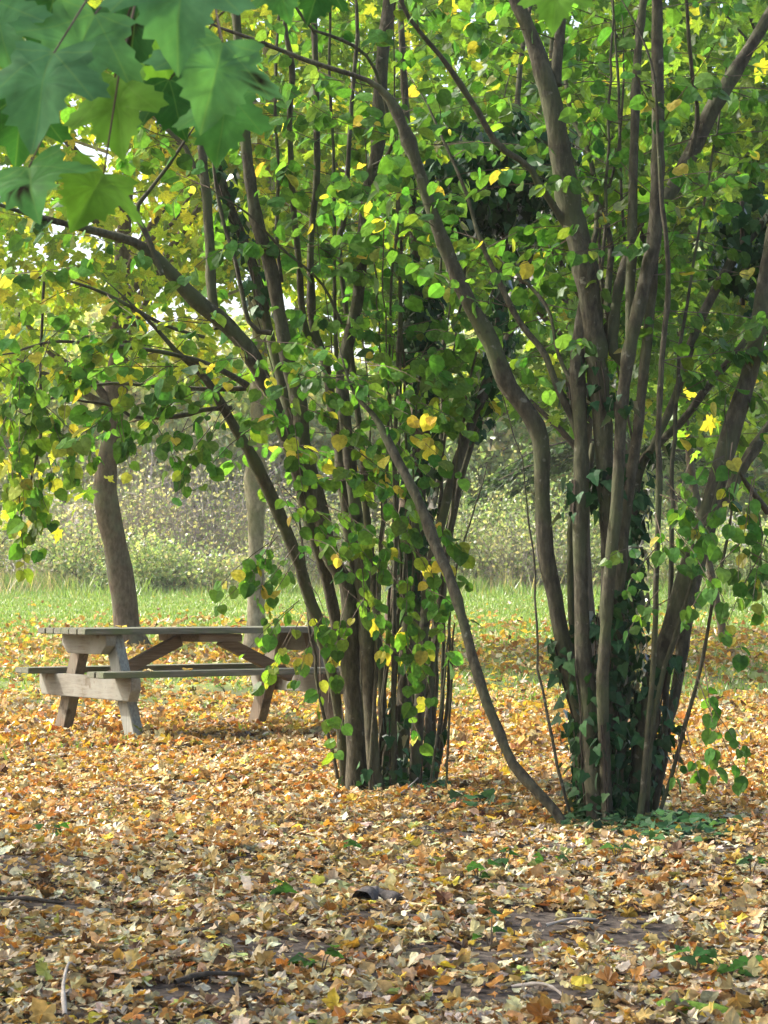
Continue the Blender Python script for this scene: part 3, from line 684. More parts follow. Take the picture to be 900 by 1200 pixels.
loose_leaf(-.45, -.60, .50, .08, (.5, .36, .08), 'yellow leaf lying on the front bench seat under the table edge')
loose_leaf(.2, -.15, .79, .10, (.42, .24, .08), 'brown curled leaf lying in the middle of the tabletop')
loose_leaf(-.55, .1, .79, .09, (.55, .42, .07), 'yellow curled leaf lying toward the left end of the tabletop')

# ------------------------------------------------------------------ background trees
def crown_tree(name, label, cat, trunk, bark, crown_c, crown_r, ncl, nleaf, tmpl, size, cols, wts, mat, zmin=None, group=None, nbranch=14, lb=None, sig=.42, flat=.6, hang=.5):
    """trunk: (path, radius). crown: leaf clusters through an ellipsoid"""
    path, rad = trunk
    base = path[0].copy(); base[2] = float(gz(base[0], base[1]))
    root = thing(name, label, cat, base, group)
    g = Geo(); tube(g, path, rad, 12, rough=.02); g.build('trunk', bark, root, True)
    cc = np.array(crown_c); rr = np.array(crown_r)
    d = rand_dirs(ncl); u = rng.uniform(.12, 1, ncl) ** .5
    cl = cc + d * u[:, None] * rr * (1 + .18 * np.sin(d[:, :1] * 4 + 2 * d[:, 1:2] + cc[0]))
    if zmin is not None: cl = cl[cl[:, 2] > zmin + rng.uniform(0, .6, len(cl))]
    # branches to some clusters
    gb = Geo()
    up = path[path[:, 2] > base[2] + .35 * (path[-1, 2] - base[2])]
    for c in cl[rng.permutation(len(cl))[:nbranch]]:
        s = up[np.argmin(np.linalg.norm(up - (c - [0, 0, .9 * rr[2] * .5]), axis=1))]
        mid = (s + c) / 2 + rng.normal(size=3) * .2 + [0, 0, .2]
        q = np.array([s, s * .6 + mid * .4 + rng.normal(size=3) * .06, mid, mid * .5 + c * .5 + rng.normal(size=3) * .12, c])
        tube(gb, q, np.linspace(.05, .008, 5) * max(.6, rad[0] / .2), 5, cap=False)
    gb.build('branches', bark, root, True)
    per = rng.multinomial(nleaf, np.ones(len(cl)) / len(cl))
    cb = rng.uniform(.8, 1.25, len(cl)); idx = np.repeat(np.arange(len(cl)), per); n = len(idx)
    pos = cl[idx] + rng.normal(size=(n, 3)) * sig * np.array([1, 1, flat])
    if zmin is not None: pos[:, 2] = np.maximum(pos[:, 2], zmin - .3 + rng.uniform(0, .8, n))
    if lb is not None:
        px, py = proj(pos); k = py < lb(px) + rng.normal(size=n) * 12
        pos, idx = pos[k], idx[k]; n = len(pos)
    ax = rand_dirs(n) + [0, 0, -hang]
    g2 = Geo(); put_leaves(g2, tmpl, pos, ax, np.array([0, 0, .7]) + rng.normal(size=(n, 3)) * .6, rng.uniform(size[0], size[1], n), pick(cols, wts, n, .2))
    g2.build('crown', mat, root)
    return root

def trunk_px(pts, d, top=None, ext=3.):
    return stem_path(pts, d, d, True, ext, n=26)

YG = [(.13, .21, .035), (.19, .27, .04), (.29, .33, .05), (.42, .38, .06), (.09, .17, .03)]
d1 = ground_at(152, 760)[1]; d2 = ground_at(300, 763)[1]; d3 = ground_at(848, 754)[1]
print('tree depths', d1, d2, d3)
lb1 = lbcurve([(-200, 690), (-60, 680), (0, 660), (60, 620), (120, 560), (200, 530), (300, 480), (420, 430), (600, 430), (900, 440)])
crown_tree('maple_tree', 'young maple with a curved brown trunk rising behind the picnic table', 'tree',
    trunk_px([(154,764,42),(149,735,34),(145,695,31),(137,650,29),(131,620,29),(123,580,28),(126,540,27),(132,515,25),(136,470,22),(138,400,18),(142,330,16),(150,230,13)], d1), M_BARK_M,
    P(70, 190, d1), (4.4, 4.0, 4.3), 120, 8200, MAPLE, (.13, .21), YG, [.2, .32, .28, .15, .05], M_MAPLE, lb=lb1)
crown_tree('maple_tree', 'pale lichen-barked maple trunk standing just behind the far end of the picnic table', 'tree',
    trunk_px([(300,766,30),(300,725,25),(300,650,21),(300,560,20),(303,450,18),(308,300,17),(316,80,15),(318,0,14)], d2), M_BARK_P,
    P(330, 130, d2), (3.6, 3.4, 3.4), 75, 4200, MAPLE, (.13, .20), YG, [.16, .3, .28, .22, .04], M_MAPLE, lb=lbcurve([(0, 470), (200, 470), (260, 440), (400, 430), (520, 420), (900, 400)]))
GG = [(.085, .17, .035), (.125, .21, .04), (.19, .26, .045), (.38, .35, .06), (.06, .125, .028)]
crown_tree('young_tree', 'slim leaning brown trunk standing in the meadow edge beyond the ivied hazel', 'tree',
    trunk_px([(850,756,13),(849,748,12),(842,715,11),(835,681,10),(821,607,9),(811,560,9),(805,500,8),(800,420,7),(798,300,6)], d3), M_BARK_M,
    P(850, 200, d3), (3.6, 3.2, 3.6), 70, 4200, MAPLE, (.13, .20), GG, [.3, .34, .22, .06, .08], M_MAPLE, lb=lbcurve([(300, 440), (700, 450), (780, 540), (860, 560), (1000, 600)]))

def stright(px, d, w, lean=0., top=6.5):
    b = np.array([(px - CX) / F * d, d, 0]); b[2] = float(gz(b[0], b[1])) - .1
    k = 14; t = np.linspace(0, 1, k)
    p = b + np.c_[lean * t + .12 * np.sin(t * 5 + px), .1 * np.sin(t * 4 + px * 2), t * top]
    return p, w * (1 - .75 * t) * (1 + .35 * np.exp(-t * 14))
d4 = 23.0
crown_tree('maple_tree', 'green maple standing close behind the ivied hazel, hidden by its stems', 'tree', stright(688, d4, .13, .2), M_BARK_D,
    P(640, 130, d4), (3.5, 2.8, 3.6), 110, 9000, MAPLE, (.12, .19), GG, [.38, .32, .12, .03, .15], M_MAPLE, lb=lbcurve([(300, 440), (500, 490), (560, 500), (640, 480), (720, 510), (800, 540), (1000, 540)]))
crown_tree('maple_tree', 'green maple at the meadow edge, at the side of the leaning slim trunk', 'tree', stright(1010, 21.0, .14, -.3), M_BARK_D,
    P(950, 230, 21.), (2.5, 2.5, 3.0), 70, 5000, MAPLE, (.12, .19), GG, [.38, .32, .12, .03, .15], M_MAPLE, lb=lbcurve([(300, 440), (760, 440), (820, 560), (900, 640), (1000, 680)]))
crown_tree('maple_tree', 'yellowing maple behind the gap between the two hazels', 'tree', stright(470, 33.0, .15, .3, 8), M_BARK_M,
    P(470, 130, 33.), (4.2, 3.4, 4.8), 55, 3300, MAPLE, (.14, .21), YG, [.2, .3, .28, .17, .05], M_MAPLE, lb=lbcurve([(0, 440), (330, 500), (400, 520), (560, 500), (900, 440)]))

# ------------------------------------------------------------------ the wood edge
FAR_G = [(.20, .29, .12), (.26, .34, .14), (.33, .37, .16), (.40, .40, .2), (.42, .38, .17)]
PALE = [(.27, .35, .16), (.36, .40, .22), (.43, .40, .29), (.19, .28, .12)]
far_spec = [(-40, 66, 5.0, 0), (70, 70, 5.5, 1), (165, 64, 4.6, 2), (255, 72, 6., 1), (350, 67, 5.2, 0), (430, 75, 6.4, 2), (520, 66, 5.2, 3), (610, 73, 6.2, 0), (705, 68, 5.4, 1), (800, 64, 5.0, 0), (880, 72, 6., 2), (960, 66, 5.3, 1)]
far_lab = ['tall green woodland tree at the back of the meadow, {}', 'yellow-green woodland tree at the back of the meadow, {}', 'pale thin-leaved woodland tree at the back of the meadow, {}', 'olive woodland tree at the back of the meadow, {}']
far_where = ['beyond the hanging leaf sprays', 'behind the curved trunk', 'behind the bare pinkish shrub', 'seen beside the pale trunk', 'behind the table-side hazel', 'deep behind the table-side hazel', 'over the gap between the hazels', 'behind the dark conifer', 'behind the ivied hazel', 'right of the ivied hazel', 'over the leaning slim trunk', 'past the leaning slim trunk']
for (px, d, r, k), wh in zip(far_spec, far_where):
    wts = [[.4, .3, .2, .05, .05], [.15, .25, .3, .15, .15], [.1, .2, .3, .3, .1], [.25, .35, .25, .1, .05]][k]
    h = rng.uniform(4.2, 6.4)
    zc = float(gz(0, d)) + h
    crown_tree('woodland_tree', far_lab[k].format(wh), 'tree', stright(px, d, .17, rng.uniform(-.6, .6), h + 2), M_BARK_D,
        ((px - CX) / F * d, d, zc), (r * .66, r * .5, h * .85), 130, 8500, QUAD, (.2, .36), FAR_G, wts, M_FAR, zmin=float(gz(0, d)) + .5, group='trees of the wood edge beyond the meadow', sig=.5)

def shrub(name, label, px, d, w, h, nleaf, cols, wts, ntwig, twigmat, size=(.07, .14), tmpl=QUAD, group=None, leaf_lo=.1):
    x = (px - CX) / F * d; z = float(gz(x, d)); base = np.array([x, d, z])
    root = thing(name, label, 'shrub', base, group)
    g = Geo(); tips = []
    for k in range(ntwig):
        a = rng.uniform(0, 6.28); b0 = base + np.array([math.cos(a), math.sin(a), 0]) * w * .35 * rng.uniform(0, 1) + [0, 0, -.05]
        L = h * rng.uniform(.55, 1.05); dr = unit(np.array([math.cos(a) * .45, math.sin(a) * .4, 1.]) + rng.normal(size=3) * .25)
        p = b0; pts = [p]
        for q in range(6):
            dr = unit(dr + rng.normal(size=3) * .16 + [math.cos(a) * .06, 0, -.03]); p = p + dr * L / 6; pts.append(p)
        tube(g, pts, np.linspace(.014, .004, 7), 3, cap=False); tips.append(pts)
        for m in range(3):
            s = pts[rng.integers(2, 6)]; dd = unit(rng.normal(size=3) + [0, 0, .6]); l2 = L * .35
            tube(g, [s, s + dd * l2 * .5 + rng.normal(size=3) * .05, s + dd * l2 + rng.normal(size=3) * .12], np.linspace(.008, .003, 3), 3, cap=False)
    g.build('stems', twigmat, root)
    if nleaf:
        nleaf = int(nleaf * 2.2)
        tips = np.array(tips)
        i = rng.integers(0, len(tips), nleaf); u = rng.uniform(leaf_lo, 1, nleaf) ** .8 * 5.99; j = u.astype(int); f = (u - j)[:, None]
        pos = tips[i, j] * (1 - f) + tips[i, j + 1] * f + rng.normal(size=(nleaf, 3)) * [.22, .22, .16]
        pos[:, 2] = np.maximum(pos[:, 2], gz(pos[:, 0], pos[:, 1]) + .04)
        g2 = Geo(); put_leaves(g2, tmpl, pos, rand_dirs(nleaf) + [0, 0, -.2], np.array([0, 0, .5]) + rng.normal(size=(nleaf, 3)) * .7, rng.uniform(size[0], size[1], nleaf), pick(cols, wts, nleaf, .15))
        g2.build('foliage', M_FAR, root)
    return root
GRP = 'shrubs along the far edge of the meadow'
for px, d, w, h, nl, wts, nt_, tm, lab in [
    (-60, 58, 3.0, 3.2, 2500, [.2, .2, .3, .3], 60, M_BARK_D, 'shady shrub under the hanging leaf sprays at the meadow edge'),
    (40, 60, 2.6, 3.8, 1200, [.1, .2, .5, .2], 90, M_PINK, 'grey twiggy shrub left of the curved trunk at the meadow edge'),
    (110, 57, 2.2, 2.2, 2200, [.2, .2, .2, .4], 60, M_BARK_D, 'green shrub right behind the foot of the curved trunk'),
    (185, 56, 2.0, 1.7, 2600, [.3, .2, .1, .4], 60, M_TWIG, 'low green bramble bush between the curved and the pale trunk'),
    (170, 61, 2.6, 5.0, 1500, [.1, .3, .5, .1], 130, M_PINK, 'tall bare pinkish shrub between the curved and the pale trunk'),
    (245, 60, 2.6, 5.6, 1500, [.1, .3, .5, .1], 140, M_PINK, 'tall bare greyish-pink shrub just left of the pale trunk'),
    (275, 57, 2.0, 1.6, 1200, [.2, .3, .3, .2], 60, M_PINK, 'dry grassy low shrub beside the pale trunk'),
    (345, 60, 2.6, 3.6, 1800, [.2, .3, .3, .2], 80, M_PINK, 'pale shrub behind the left stems of the table-side hazel'),
    (440, 59, 2.6, 3.2, 1800, [.3, .3, .2, .2], 60, M_TWIG, 'shrub hidden behind the stems of the table-side hazel'),
    (545, 60, 2.4, 3.4, 2400, [.3, .3, .1, .3], 70, M_TWIG, 'light green shrub seen between the two hazels, nearer the table-side one'),
    (605, 59, 2.4, 2.4, 1400, [.2, .3, .4, .1], 110, M_PINK, 'whitish shrub with dry stems between the two hazels'),
    (660, 61, 2.6, 4.4, 3200, [.35, .2, .05, .4], 60, M_TWIG, 'tall ivy-green shrub just left of the ivied stems'),
    (735, 60, 2.4, 2.8, 2500, [.3, .2, .1, .4], 60, M_TWIG, 'green shrub behind the ivied stems'),
    (800, 58, 2.4, 2.4, 2200, [.25, .3, .2, .25], 70, M_PINK, 'pale green shrub left of the leaning slim trunk'),
    (870, 57, 2.6, 2.2, 3000, [.35, .2, .05, .4], 60, M_TWIG, 'dense green shrub right of the leaning slim trunk'),
    (950, 58, 2.8, 2.8, 2600, [.3, .25, .15, .3], 60, M_TWIG, 'green shrub at the edge of the picture past the leaning trunk')]:
    shrub('shrub', lab, px, d, w, h, nl, PALE, wts, nt_, tm, group=GRP)

def conifer():
    d = 44.; x = (735 - CX) / F * d; z = float(gz(x, d)); base = np.array([x, d, z])
    root = thing('conifer_tree', 'dark conifer with drooping needle sprays seen between the two hazels', 'conifer', base)
    g = Geo(); k = np.linspace(0, 1, 12); tube(g, base + np.c_[0 * k, 0 * k, k * 9 - .1], .2 * (1 - .85 * k), 10); g.build('trunk', M_BARK_D, root, True)
    gb, gl = Geo(), Geo()
    for q in range(46):
        zz = rng.uniform(2.9, 8.5); a = rng.uniform(0, 6.28); L = (3.4 - .3 * (zz - 2.5)) * rng.uniform(.7, 1.1)
        t = np.linspace(0, 1, 8)[:, None]; dr = np.array([math.cos(a), math.sin(a), 0])
        pts = base + [0, 0, zz] + dr * L * t + np.array([0, 0, 1.]) * (.25 * L * t - .5 * L * t * t)
        tube(gb, pts, np.linspace(.035, .006, 8), 4, cap=False)
        n = 190
        u = rng.uniform(.15, 1, n); base_p = np.stack([np.interp(u, t[:, 0], pts[:, i]) for i in range(3)], 1)
        side = np.cross(dr, [0, 0, 1.]); s = rng.uniform(-1, 1, n) * .55 * (1.1 - u)
        pos = base_p + side * s[:, None] + np.c_[np.zeros((n, 2)), -.25 * np.abs(s) - rng.uniform(0, .12, n)]
        put_leaves(gl, QUAD, pos, dr + side * np.sign(s)[:, None] * .8 + rng.normal(size=(n, 3)) * .3 + [0, 0, -.6], np.array([0, 0, 1.]) + rng.normal(size=(n, 3)) * .4, rng.uniform(.12, .24, n), pick([(.035, .07, .03), (.05, .09, .035), (.025, .05, .025)], [1, 1, 1], n))
    gb.build('branches', M_BARK_D, root, True); gl.build('crown', M_FAR, root)
conifer()

# ------------------------------------------------------------------ grass and fallen leaves
def scatter(n, y0, y1, dens=None, margin=1.2, k=.21):
    """uniform points in the ground wedge seen by the camera (with margins)"""
    out = []
    while sum(len(o) for o in out) < n:
        y = rng.uniform(y0, y1, n); x = rng.uniform(-1, 1, n) * (k * y1 + margin)
        m = np.abs(x) < k * y + margin
        if dens is not None: m &= rng.uniform(size=n) < dens(x, y)
        out.append(np.c_[x, y][m])
    return np.concatenate(out)[:n]

def sn(x, y, s, ph=0.):
    return (np.sin(x * s + ph) * np.cos(y * s * .83 + ph * 2) + .6 * np.sin(x * s * 2.1 + y * s * 1.7 + ph) + .4 * np.cos(x * s * 3.7 - y * s * 4.1 + 2 * ph)) / 2.

def grass():
    g = Geo()
    def blades(n, y0, y1, hlo, hhi, w, cols, wts, dens):
        p = scatter(n, y0, y1, dens); z = gz(p[:, 0], p[:, 1])
        a = rng.uniform(0, 6.28, n); h = rng.uniform(hlo, hhi, n)
        b = np.c_[p, z]; s = np.c_[np.cos(a), np.sin(a), np.zeros(n)] * w * rng.uniform(.6, 1.4, n)[:, None]
        tip = b + np.c_[rng.normal(size=(n, 2)) * .35 * h[:, None], h]
        v = np.stack([b - s, b + s, tip], 1).reshape(-1, 3)
        g.add(v, np.arange(3 * n).reshape(-1, 3), None, np.repeat(pick(cols, wts, n), 3, 0))
    C = [(.13, .25, .055), (.18, .30, .07), (.23, .33, .10), (.31, .33, .15)]
    blades(190000, 12.5, 64, .03, .085, .012, C, [.3, .4, .25, .08], lambda x, y: np.clip((y - 15.5 + 6 * sn(x, y, .8) + 2 * sn(x, y, 2.7, 1.)) / 12, 0.01, 1) * np.clip(.75 + .5 * sn(x, y, 1.9, 3.), .2, 1))
    blades(24000, 50, 63, .1, .28, .016, C, [.25, .4, .25, .12], lambda x, y: np.clip((y - 50) / 9 + .5 * sn(x, y, .7, 1.), 0.02, 1))
    blades(9000, 53, 60, .25, .6, .02, C, [.3, .4, .2, .1], lambda x, y: np.clip(2.2 * sn(x, y, .55, 4.) - .6, 0, 1))
    blades(2500, 54, 62, .4, .9, .014, [(.34, .31, .2), (.42, .38, .26), (.25, .27, .12)], [1, 1, 1], lambda x, y: np.clip(.4 + sn(x, y, .6, 2.), 0, 1))
    tag(g.build('grass', M_GRASS), 'bright green meadow grass beyond the fallen leaves', 'grass', kind='stuff')
grass()

DRYC = np.array([(.41, .28, .13), (.53, .43, .25), (.38, .18, .06), (.62, .45, .07), (.25, .20, .14), (.53, .44, .31), (.11, .07, .042), (.29, .31, .10), (.48, .27, .07), (.58, .52, .38)])
BARE = [(40, 1010, .28, .35), (680, 1092, .33, .30), (310, 1112, .22, .25), (20, 1064, .25, .15), (560, 1120, .2, .2), (440, 1075, .15, .2), (230, 1165, .2, .12), (590, 1165, .25, .15), (860, 1000, .3, .25), (250, 870, .4, .4)]
def litter():
    bare_at = [(*ground_at(px, py)[:2], a, b) for px, py, a, b in BARE]
    g = Geo()
    def lay(n, y0, y1, dens, tm, size, lift, tilt):
        p = scatter(n, y0, y1, dens); x, y = p[:, 0], p[:, 1]
        f = np.clip((y - 7.5) / 5, 0, 1); fy = np.clip((y - 12.5) / 7, 0, 1)
        pt = np.clip(.5 + sn(x, y, 1.1, .7), 0, 1)
        W0 = np.stack([.26 + 0 * x, .17 - .05 * f, .05 + .07 * f + .05 * pt, .035 + .04 * f + .3 * fy, .15 - .09 * f, .14 - .05 * f, 0.11 - .05 * f, .03 + .02 * fy, .06 + .16 * f, .10 - .04 * f], 1)
        W0 = np.clip(W0, .005, None); W0 /= W0.sum(1, keepdims=True)
        ci = (W0.cumsum(1) > rng.uniform(size=(n, 1))).argmax(1)
        c = np.clip(DRYC[ci] * np.array([.88, .93, .86]) * np.exp(.26 * rng.normal(size=(n, 1))) * np.exp(.07 * rng.normal(size=(n, 3))), 0, .85)
        pos = np.c_[x, y, gz(x, y) + rng.uniform(lift[0], lift[1], n)]
        tl = tilt * rng.exponential(1., n)[:, None]
        put_leaves(g, tm, pos, np.c_[rng.normal(size=(n, 2)), rng.normal(size=n) * tl[:, 0]], np.array([0, 0, 1.]) * np.where(rng.uniform(size=(n, 1)) < .8, 1, -1) + rng.normal(size=(n, 3)) * tl, rng.uniform(*size, n) * np.where(rng.uniform(size=n) < .3, .65, 1), c)
    def bare(x, y):
        k = np.where((sn(x, y, 1.7, 3.1) + .5 * sn(x, y, 4.3, 1.)) < -.62 + .03 * np.clip(y - 9, 0, 20), .25, 1.)
        for bx, by, a, b in bare_at:
            k = np.where(((x - bx) / a) ** 2 + ((y - by) / b) ** 2 + .35 * sn(x, y, 7., bx) < 1, k * .2, k)
        return k
    lay(42000, 4.2, 13.5, bare, SMALL_DRY, (.012, .038), (.003, .016), .22)
    lay(30000, 4.2, 13.5, bare, HAZEL_DRY, (.024, .055), (.006, .024), .22)
    lay(36000, 4.2, 13.5, bare, MAPLE_DRY, (.03, .074), (.008, .028), .22)
    def mid(x, y): return np.clip(1.1 - (y - 12.5) / 7.2, .07, 1) * np.clip(.9 + .6 * sn(x, y, .9), .1, 1) * bare(x, y)
    lay(22000, 13.5, 29, mid, MAPLE_DRY, (.05, .10), (.01, .045), .3)
    lay(13000, 13.5, 26, mid, SMALL_DRY, (.04, .08), (.01, .035), .3)
    far = lambda x, y: np.clip(1 - (y - 24) / 18, .04, 1) ** 1.6 * np.clip(.6 + .7 * sn(x, y, .5, 2.), .05, 1)
    lay(6000, 22, 50, far, SMALL_DRY, (.07, .12), (.05, .11), .4)
    tag(g.build('fallen_leaves', M_DRY), 'thick carpet of fallen brown, orange and yellow leaves', 'fallen leaves', kind='stuff')
litter()

# ------------------------------------------------------------------ the overhanging maple (trunk outside the picture)
MAPLE_FINE = [(0, .0), (.05, -.05), (.16, -.10), (.27, -.13), (.40, -.10), (.36, -.03), (.40, .05), (.36, .13), (.40, .17), (.50, .20), (.52, .28), (.62, .31), (.62, .39), (.69, .47), (.59, .50), (.55, .56), (.44, .52), (.33, .49),
              (.30, .56), (.35, .63), (.26, .65), (.28, .75), (.17, .74), (.12, .84), (.07, .90), (0, .99)]
def big_leaf(parent, px, py, d, size, ang, yaw, pitch, col, spot=None, seed=0):
    """a broad maple blade hanging with its tip at image angle ang (0 = down, + = towards the right)"""
    r = np.random.default_rng(seed)
    o = mirror(MAPLE_FINE); n = len(o); ctr = np.array([0, .33])
    rings = [.0, .35, .7, 1.0]; V = []; 
    ang_o = np.arctan2(o[:, 0], o[:, 1] - .1)
    for k in rings[1:]: V.append(ctr + (o - ctr) * k)
    V = np.vstack([[ctr], *V])
    x, y = V[:, 0], V[:, 1]
    th = np.arctan2(x, y + .05); rad = np.hypot(x, y + .05)
    vein = np.abs(np.sin(th * 2.6)) * rad
    z = .17 * vein - .22 * (y - .2) ** 2 - .16 * x * x + .05 * np.sin(x * 5 + seed) * rad + .035 * np.sin(y * 7 + x * 3 + seed * 2)
    c = np.tile(np.array(col), (len(V), 1)) * (1 + .08 * r.normal(size=(len(V), 1)))
    # pale veins
    v3 = np.c_[x, y, z] * size
    A = Matrix.Rotation(math.pi / 2, 3, 'X')                  # blade upright, facing the camera side
    A = Matrix.Rotation(-yaw, 3, 'Z') @ Matrix.Rotation(pitch, 3, 'X') @ Matrix.Rotation(math.pi + ang, 3, 'Y') @ A
    v3 = v3 @ np.array(A).T
    cen = v3[0].copy(); pos = P(px, py, d)
    v3 = v3 - cen + pos
    t = [(0, 1 + i, 1 + (i + 1) % n) for i in range(n)]; q = []
    for k in range(len(rings) - 2):
        a, b = 1 + k * n, 1 + (k + 1) * n
        q += [(a + i, b + i, b + (i + 1) % n, a + (i + 1) % n) for i in range(n)]
    if spot:
        for sx, sy, sr in spot:
            dd = np.hypot(x - sx, y - sy); c[dd < sr] = (.02, .013, .01)
    g = Geo(); g.add(v3, t, q, c)
    o = g.build('leaf', M_FRONT, parent, True)
    lu = o.data.attributes.new('blade', 'FLOAT_VECTOR', 'POINT'); lu.data.foreach_set('vector', np.c_[x, y, 0 * x].astype(np.float32).ravel())
    stalk_i = 1 + 2 * n   # outline vertex at the stalk
    return o, v3[stalk_i]

def front_maple():
    base = np.array([-3.6, 4.2, 0.]); base[2] = float(gz(base[0], base[1]))
    root = thing('maple_tree', 'maple reaching in from outside the picture with large green tar-spotted leaves overhead', 'tree', base)
    k = np.linspace(0, 1, 20)
    tp = base + np.c_[.25 * np.sin(k * 3), .2 * np.sin(k * 4), k * 6.5 - .1]; tr = .17 * (1 - .8 * k) * (1 + .4 * np.exp(-k * 15))
    g = Geo(); tube(g, tp, tr, 12, rough=.02); g.build('trunk', M_BARK_M, root, True)
    # low bough that carries the visible leaves
    ctrl = np.array([base + [0, 0, 2.3], [-2.6, 3.7, 2.75], [-1.5, 3.1, 2.45], P(60, -60, 2.85), P(190, -45, 2.75), P(330, -40, 2.9), P(480, -60, 3.2), P(650, -50, 3.3)])
    bp = np.array([ctrl[0]] + [c for c in catmull(np.c_[ctrl[:, 0], ctrl[:, 1], ctrl[:, 2]], 30)][1:])
    g = Geo(); tube(g, bp, np.linspace(.035, .004, len(bp)), 7); g.build('branch', M_BARK_M, root, True)
    C1, C2, C3, C4, C5 = (.085, .20, .098), (.08, .215, .065), (.14, .28, .05), (.03, .095, .03), (.10, .225, .105)
    leaves = [ # px,py,d,size,ang,yaw,pitch,col,spots
     (50, 96, 2.62, .146, .10, .25, -.35, C1, None), (94, 54, 2.74, .142, .40, -.2, -.25, C5, None), (212, -4, 2.52, .145, .05, .15, -.2, C1, None),
     (254, 80, 2.68, .138, .25, -.25, -.3, C5, [(-.40, .36, .10)]), (262, 138, 2.85, .112, .1, .3, -.2, C2, None), (36, 214, 2.7, .134, -.5, .4, -.75, C2, [(.10, .55, .10)]),
     (112, 220, 2.78, .12, .55, -.5, -.5, C3, None), (138, 124, 2.95, .125, -.1, .35, -.1, C3, None), (0, 30, 2.75, .112, -.3, .2, -.2, C1, None),
     (158, 28, 3.0, .14, .2, .4, -.1, C4, [(.05, .42, .12)]), (24, 140, 3.1, .12, .1, -.4, -.1, C4, None), (205, 118, 3.0, .10, -.3, .3, -.1, C4, None),
     (652, -4, 3.2, .09, .1, .2, -.2, C3, None), (372, -8, 3.1, .08, .3, -.3, -.1, C4, None), (330, -6, 3.0, .075, -.3, .2, -.2, C2, None), (190, 62, 3.1, .13, -.2, -.3, -.1, C3, None), (60, 10, 3.0, .13, .3, .2, -.1, C4, None)]
    for i, (px, py, d, s, an, yw, pt, c, spots) in enumerate(leaves):
        lf, q = big_leaf(root, px, py, d, s, an, yw, pt, c, spots, seed=i + 3)
        j = np.argmin(np.linalg.norm(bp - q, axis=1)); s0 = bp[j]
        m = (q + s0) / 2 + [0, 0, .02] + rng.normal(size=3) * .01
        gt = Geo(); tube(gt, [s0, m, q], [.0022, .0016, .0013], 5, cap=False); gt.build('stalk', M_TWIG, lf)
    # boughs and crown overhead, above the picture
    gb = Geo(); gl = Geo(); cl = []
    for q in range(60):
        c = np.array([rng.uniform(-6.5, -1.0), rng.uniform(2.0, 8.5), rng.uniform(3.4, 6.8)])
        if c[2] < 1.7 + .30 * c[1] and c[0] > -.24 * c[1] - .9: continue
        cl.append(c)
        s = tp[np.argmin(np.abs(tp[:, 2] - (c[2] - 1.2)))]; mid = (s + c) / 2 + rng.normal(size=3) * .2
        tube(gb, [s, mid, c], [.04, .02, .006], 5, cap=False)
    cl = np.array(cl); n = 2200; i = rng.integers(0, len(cl), n)
    pos = cl[i] + rng.normal(size=(n, 3)) * [.42, .42, .25]
    ok = ~((pos[:, 2] < 1.25 + .30 * pos[:, 1]) & (np.abs(pos[:, 0]) < .22 * pos[:, 1] + .2)); pos = pos[ok]; n = len(pos)
    put_leaves(gl, MAPLE, pos, rand_dirs(n) + [0, 0, -.4], np.array([0, 0, 1.]) + rng.normal(size=(n, 3)) * .5, rng.uniform(.10, .17, n), pick([C1, C2, C3, C4], [1, 1, 1, 1], n))
    gb.build('boughs', M_BARK_M, root, True); gl.build('crown', M_MAPLE, root)
front_maple()

def shade_maple():
    """unseen maple added outside the left border to cast shade over the nearest leaves"""
    base = np.array([-5.6, 9.6, 0.]); base[2] = float(gz(base[0], base[1]))
    root = thing('maple_tree', 'unseen maple added just outside the left border to shade the nearest leaves', 'tree', base)
    k = np.linspace(0, 1, 20)
    tp = base + np.c_[.2 * np.sin(k * 4), .2 * np.sin(k * 3), k * 7 - .1]; g = Geo(); tube(g, tp, .16 * (1 - .8 * k) * (1 + .4 * np.exp(-k * 15)), 12, rough=.02); g.build('trunk', M_BARK_M, root, True)
    gb, gl = Geo(), Geo(); cl = []
    while len(cl) < 75:
        c = np.array([rng.uniform(-8, -3.1), rng.uniform(5.4, 9.8), rng.uniform(3.4, 5.4)])  # added crown, placed so that its shadow lands on the foreground
        if abs(c[0]) < .2 * c[1] + .9: continue
        cl.append(c); s0 = tp[np.argmin(np.abs(tp[:, 2] - (c[2] - 1.2)))]
        tube(gb, [s0, (s0 + c) / 2 + rng.normal(size=3) * .2, c], [.04, .02, .006], 5, cap=False)
    cl = np.array(cl); n = 1900; i = rng.integers(0, len(cl), n); pos = cl[i] + rng.normal(size=(n, 3)) * [.4, .4, .22]
    ok = np.abs(pos[:, 0]) > .2 * pos[:, 1] + .35; pos = pos[ok]; n = len(pos)
    put_leaves(gl, MAPLE, pos, rand_dirs(n) + [0, 0, -.4], np.array([0, 0, 1.]) + rng.normal(size=(n, 3)) * .5, rng.uniform(.10, .17, n), pick(YG, [3, 3, 1, .5, 2], n))
    gb.build('boughs', M_BARK_M, root, True); gl.build('crown', M_MAPLE, root)
shade_maple()

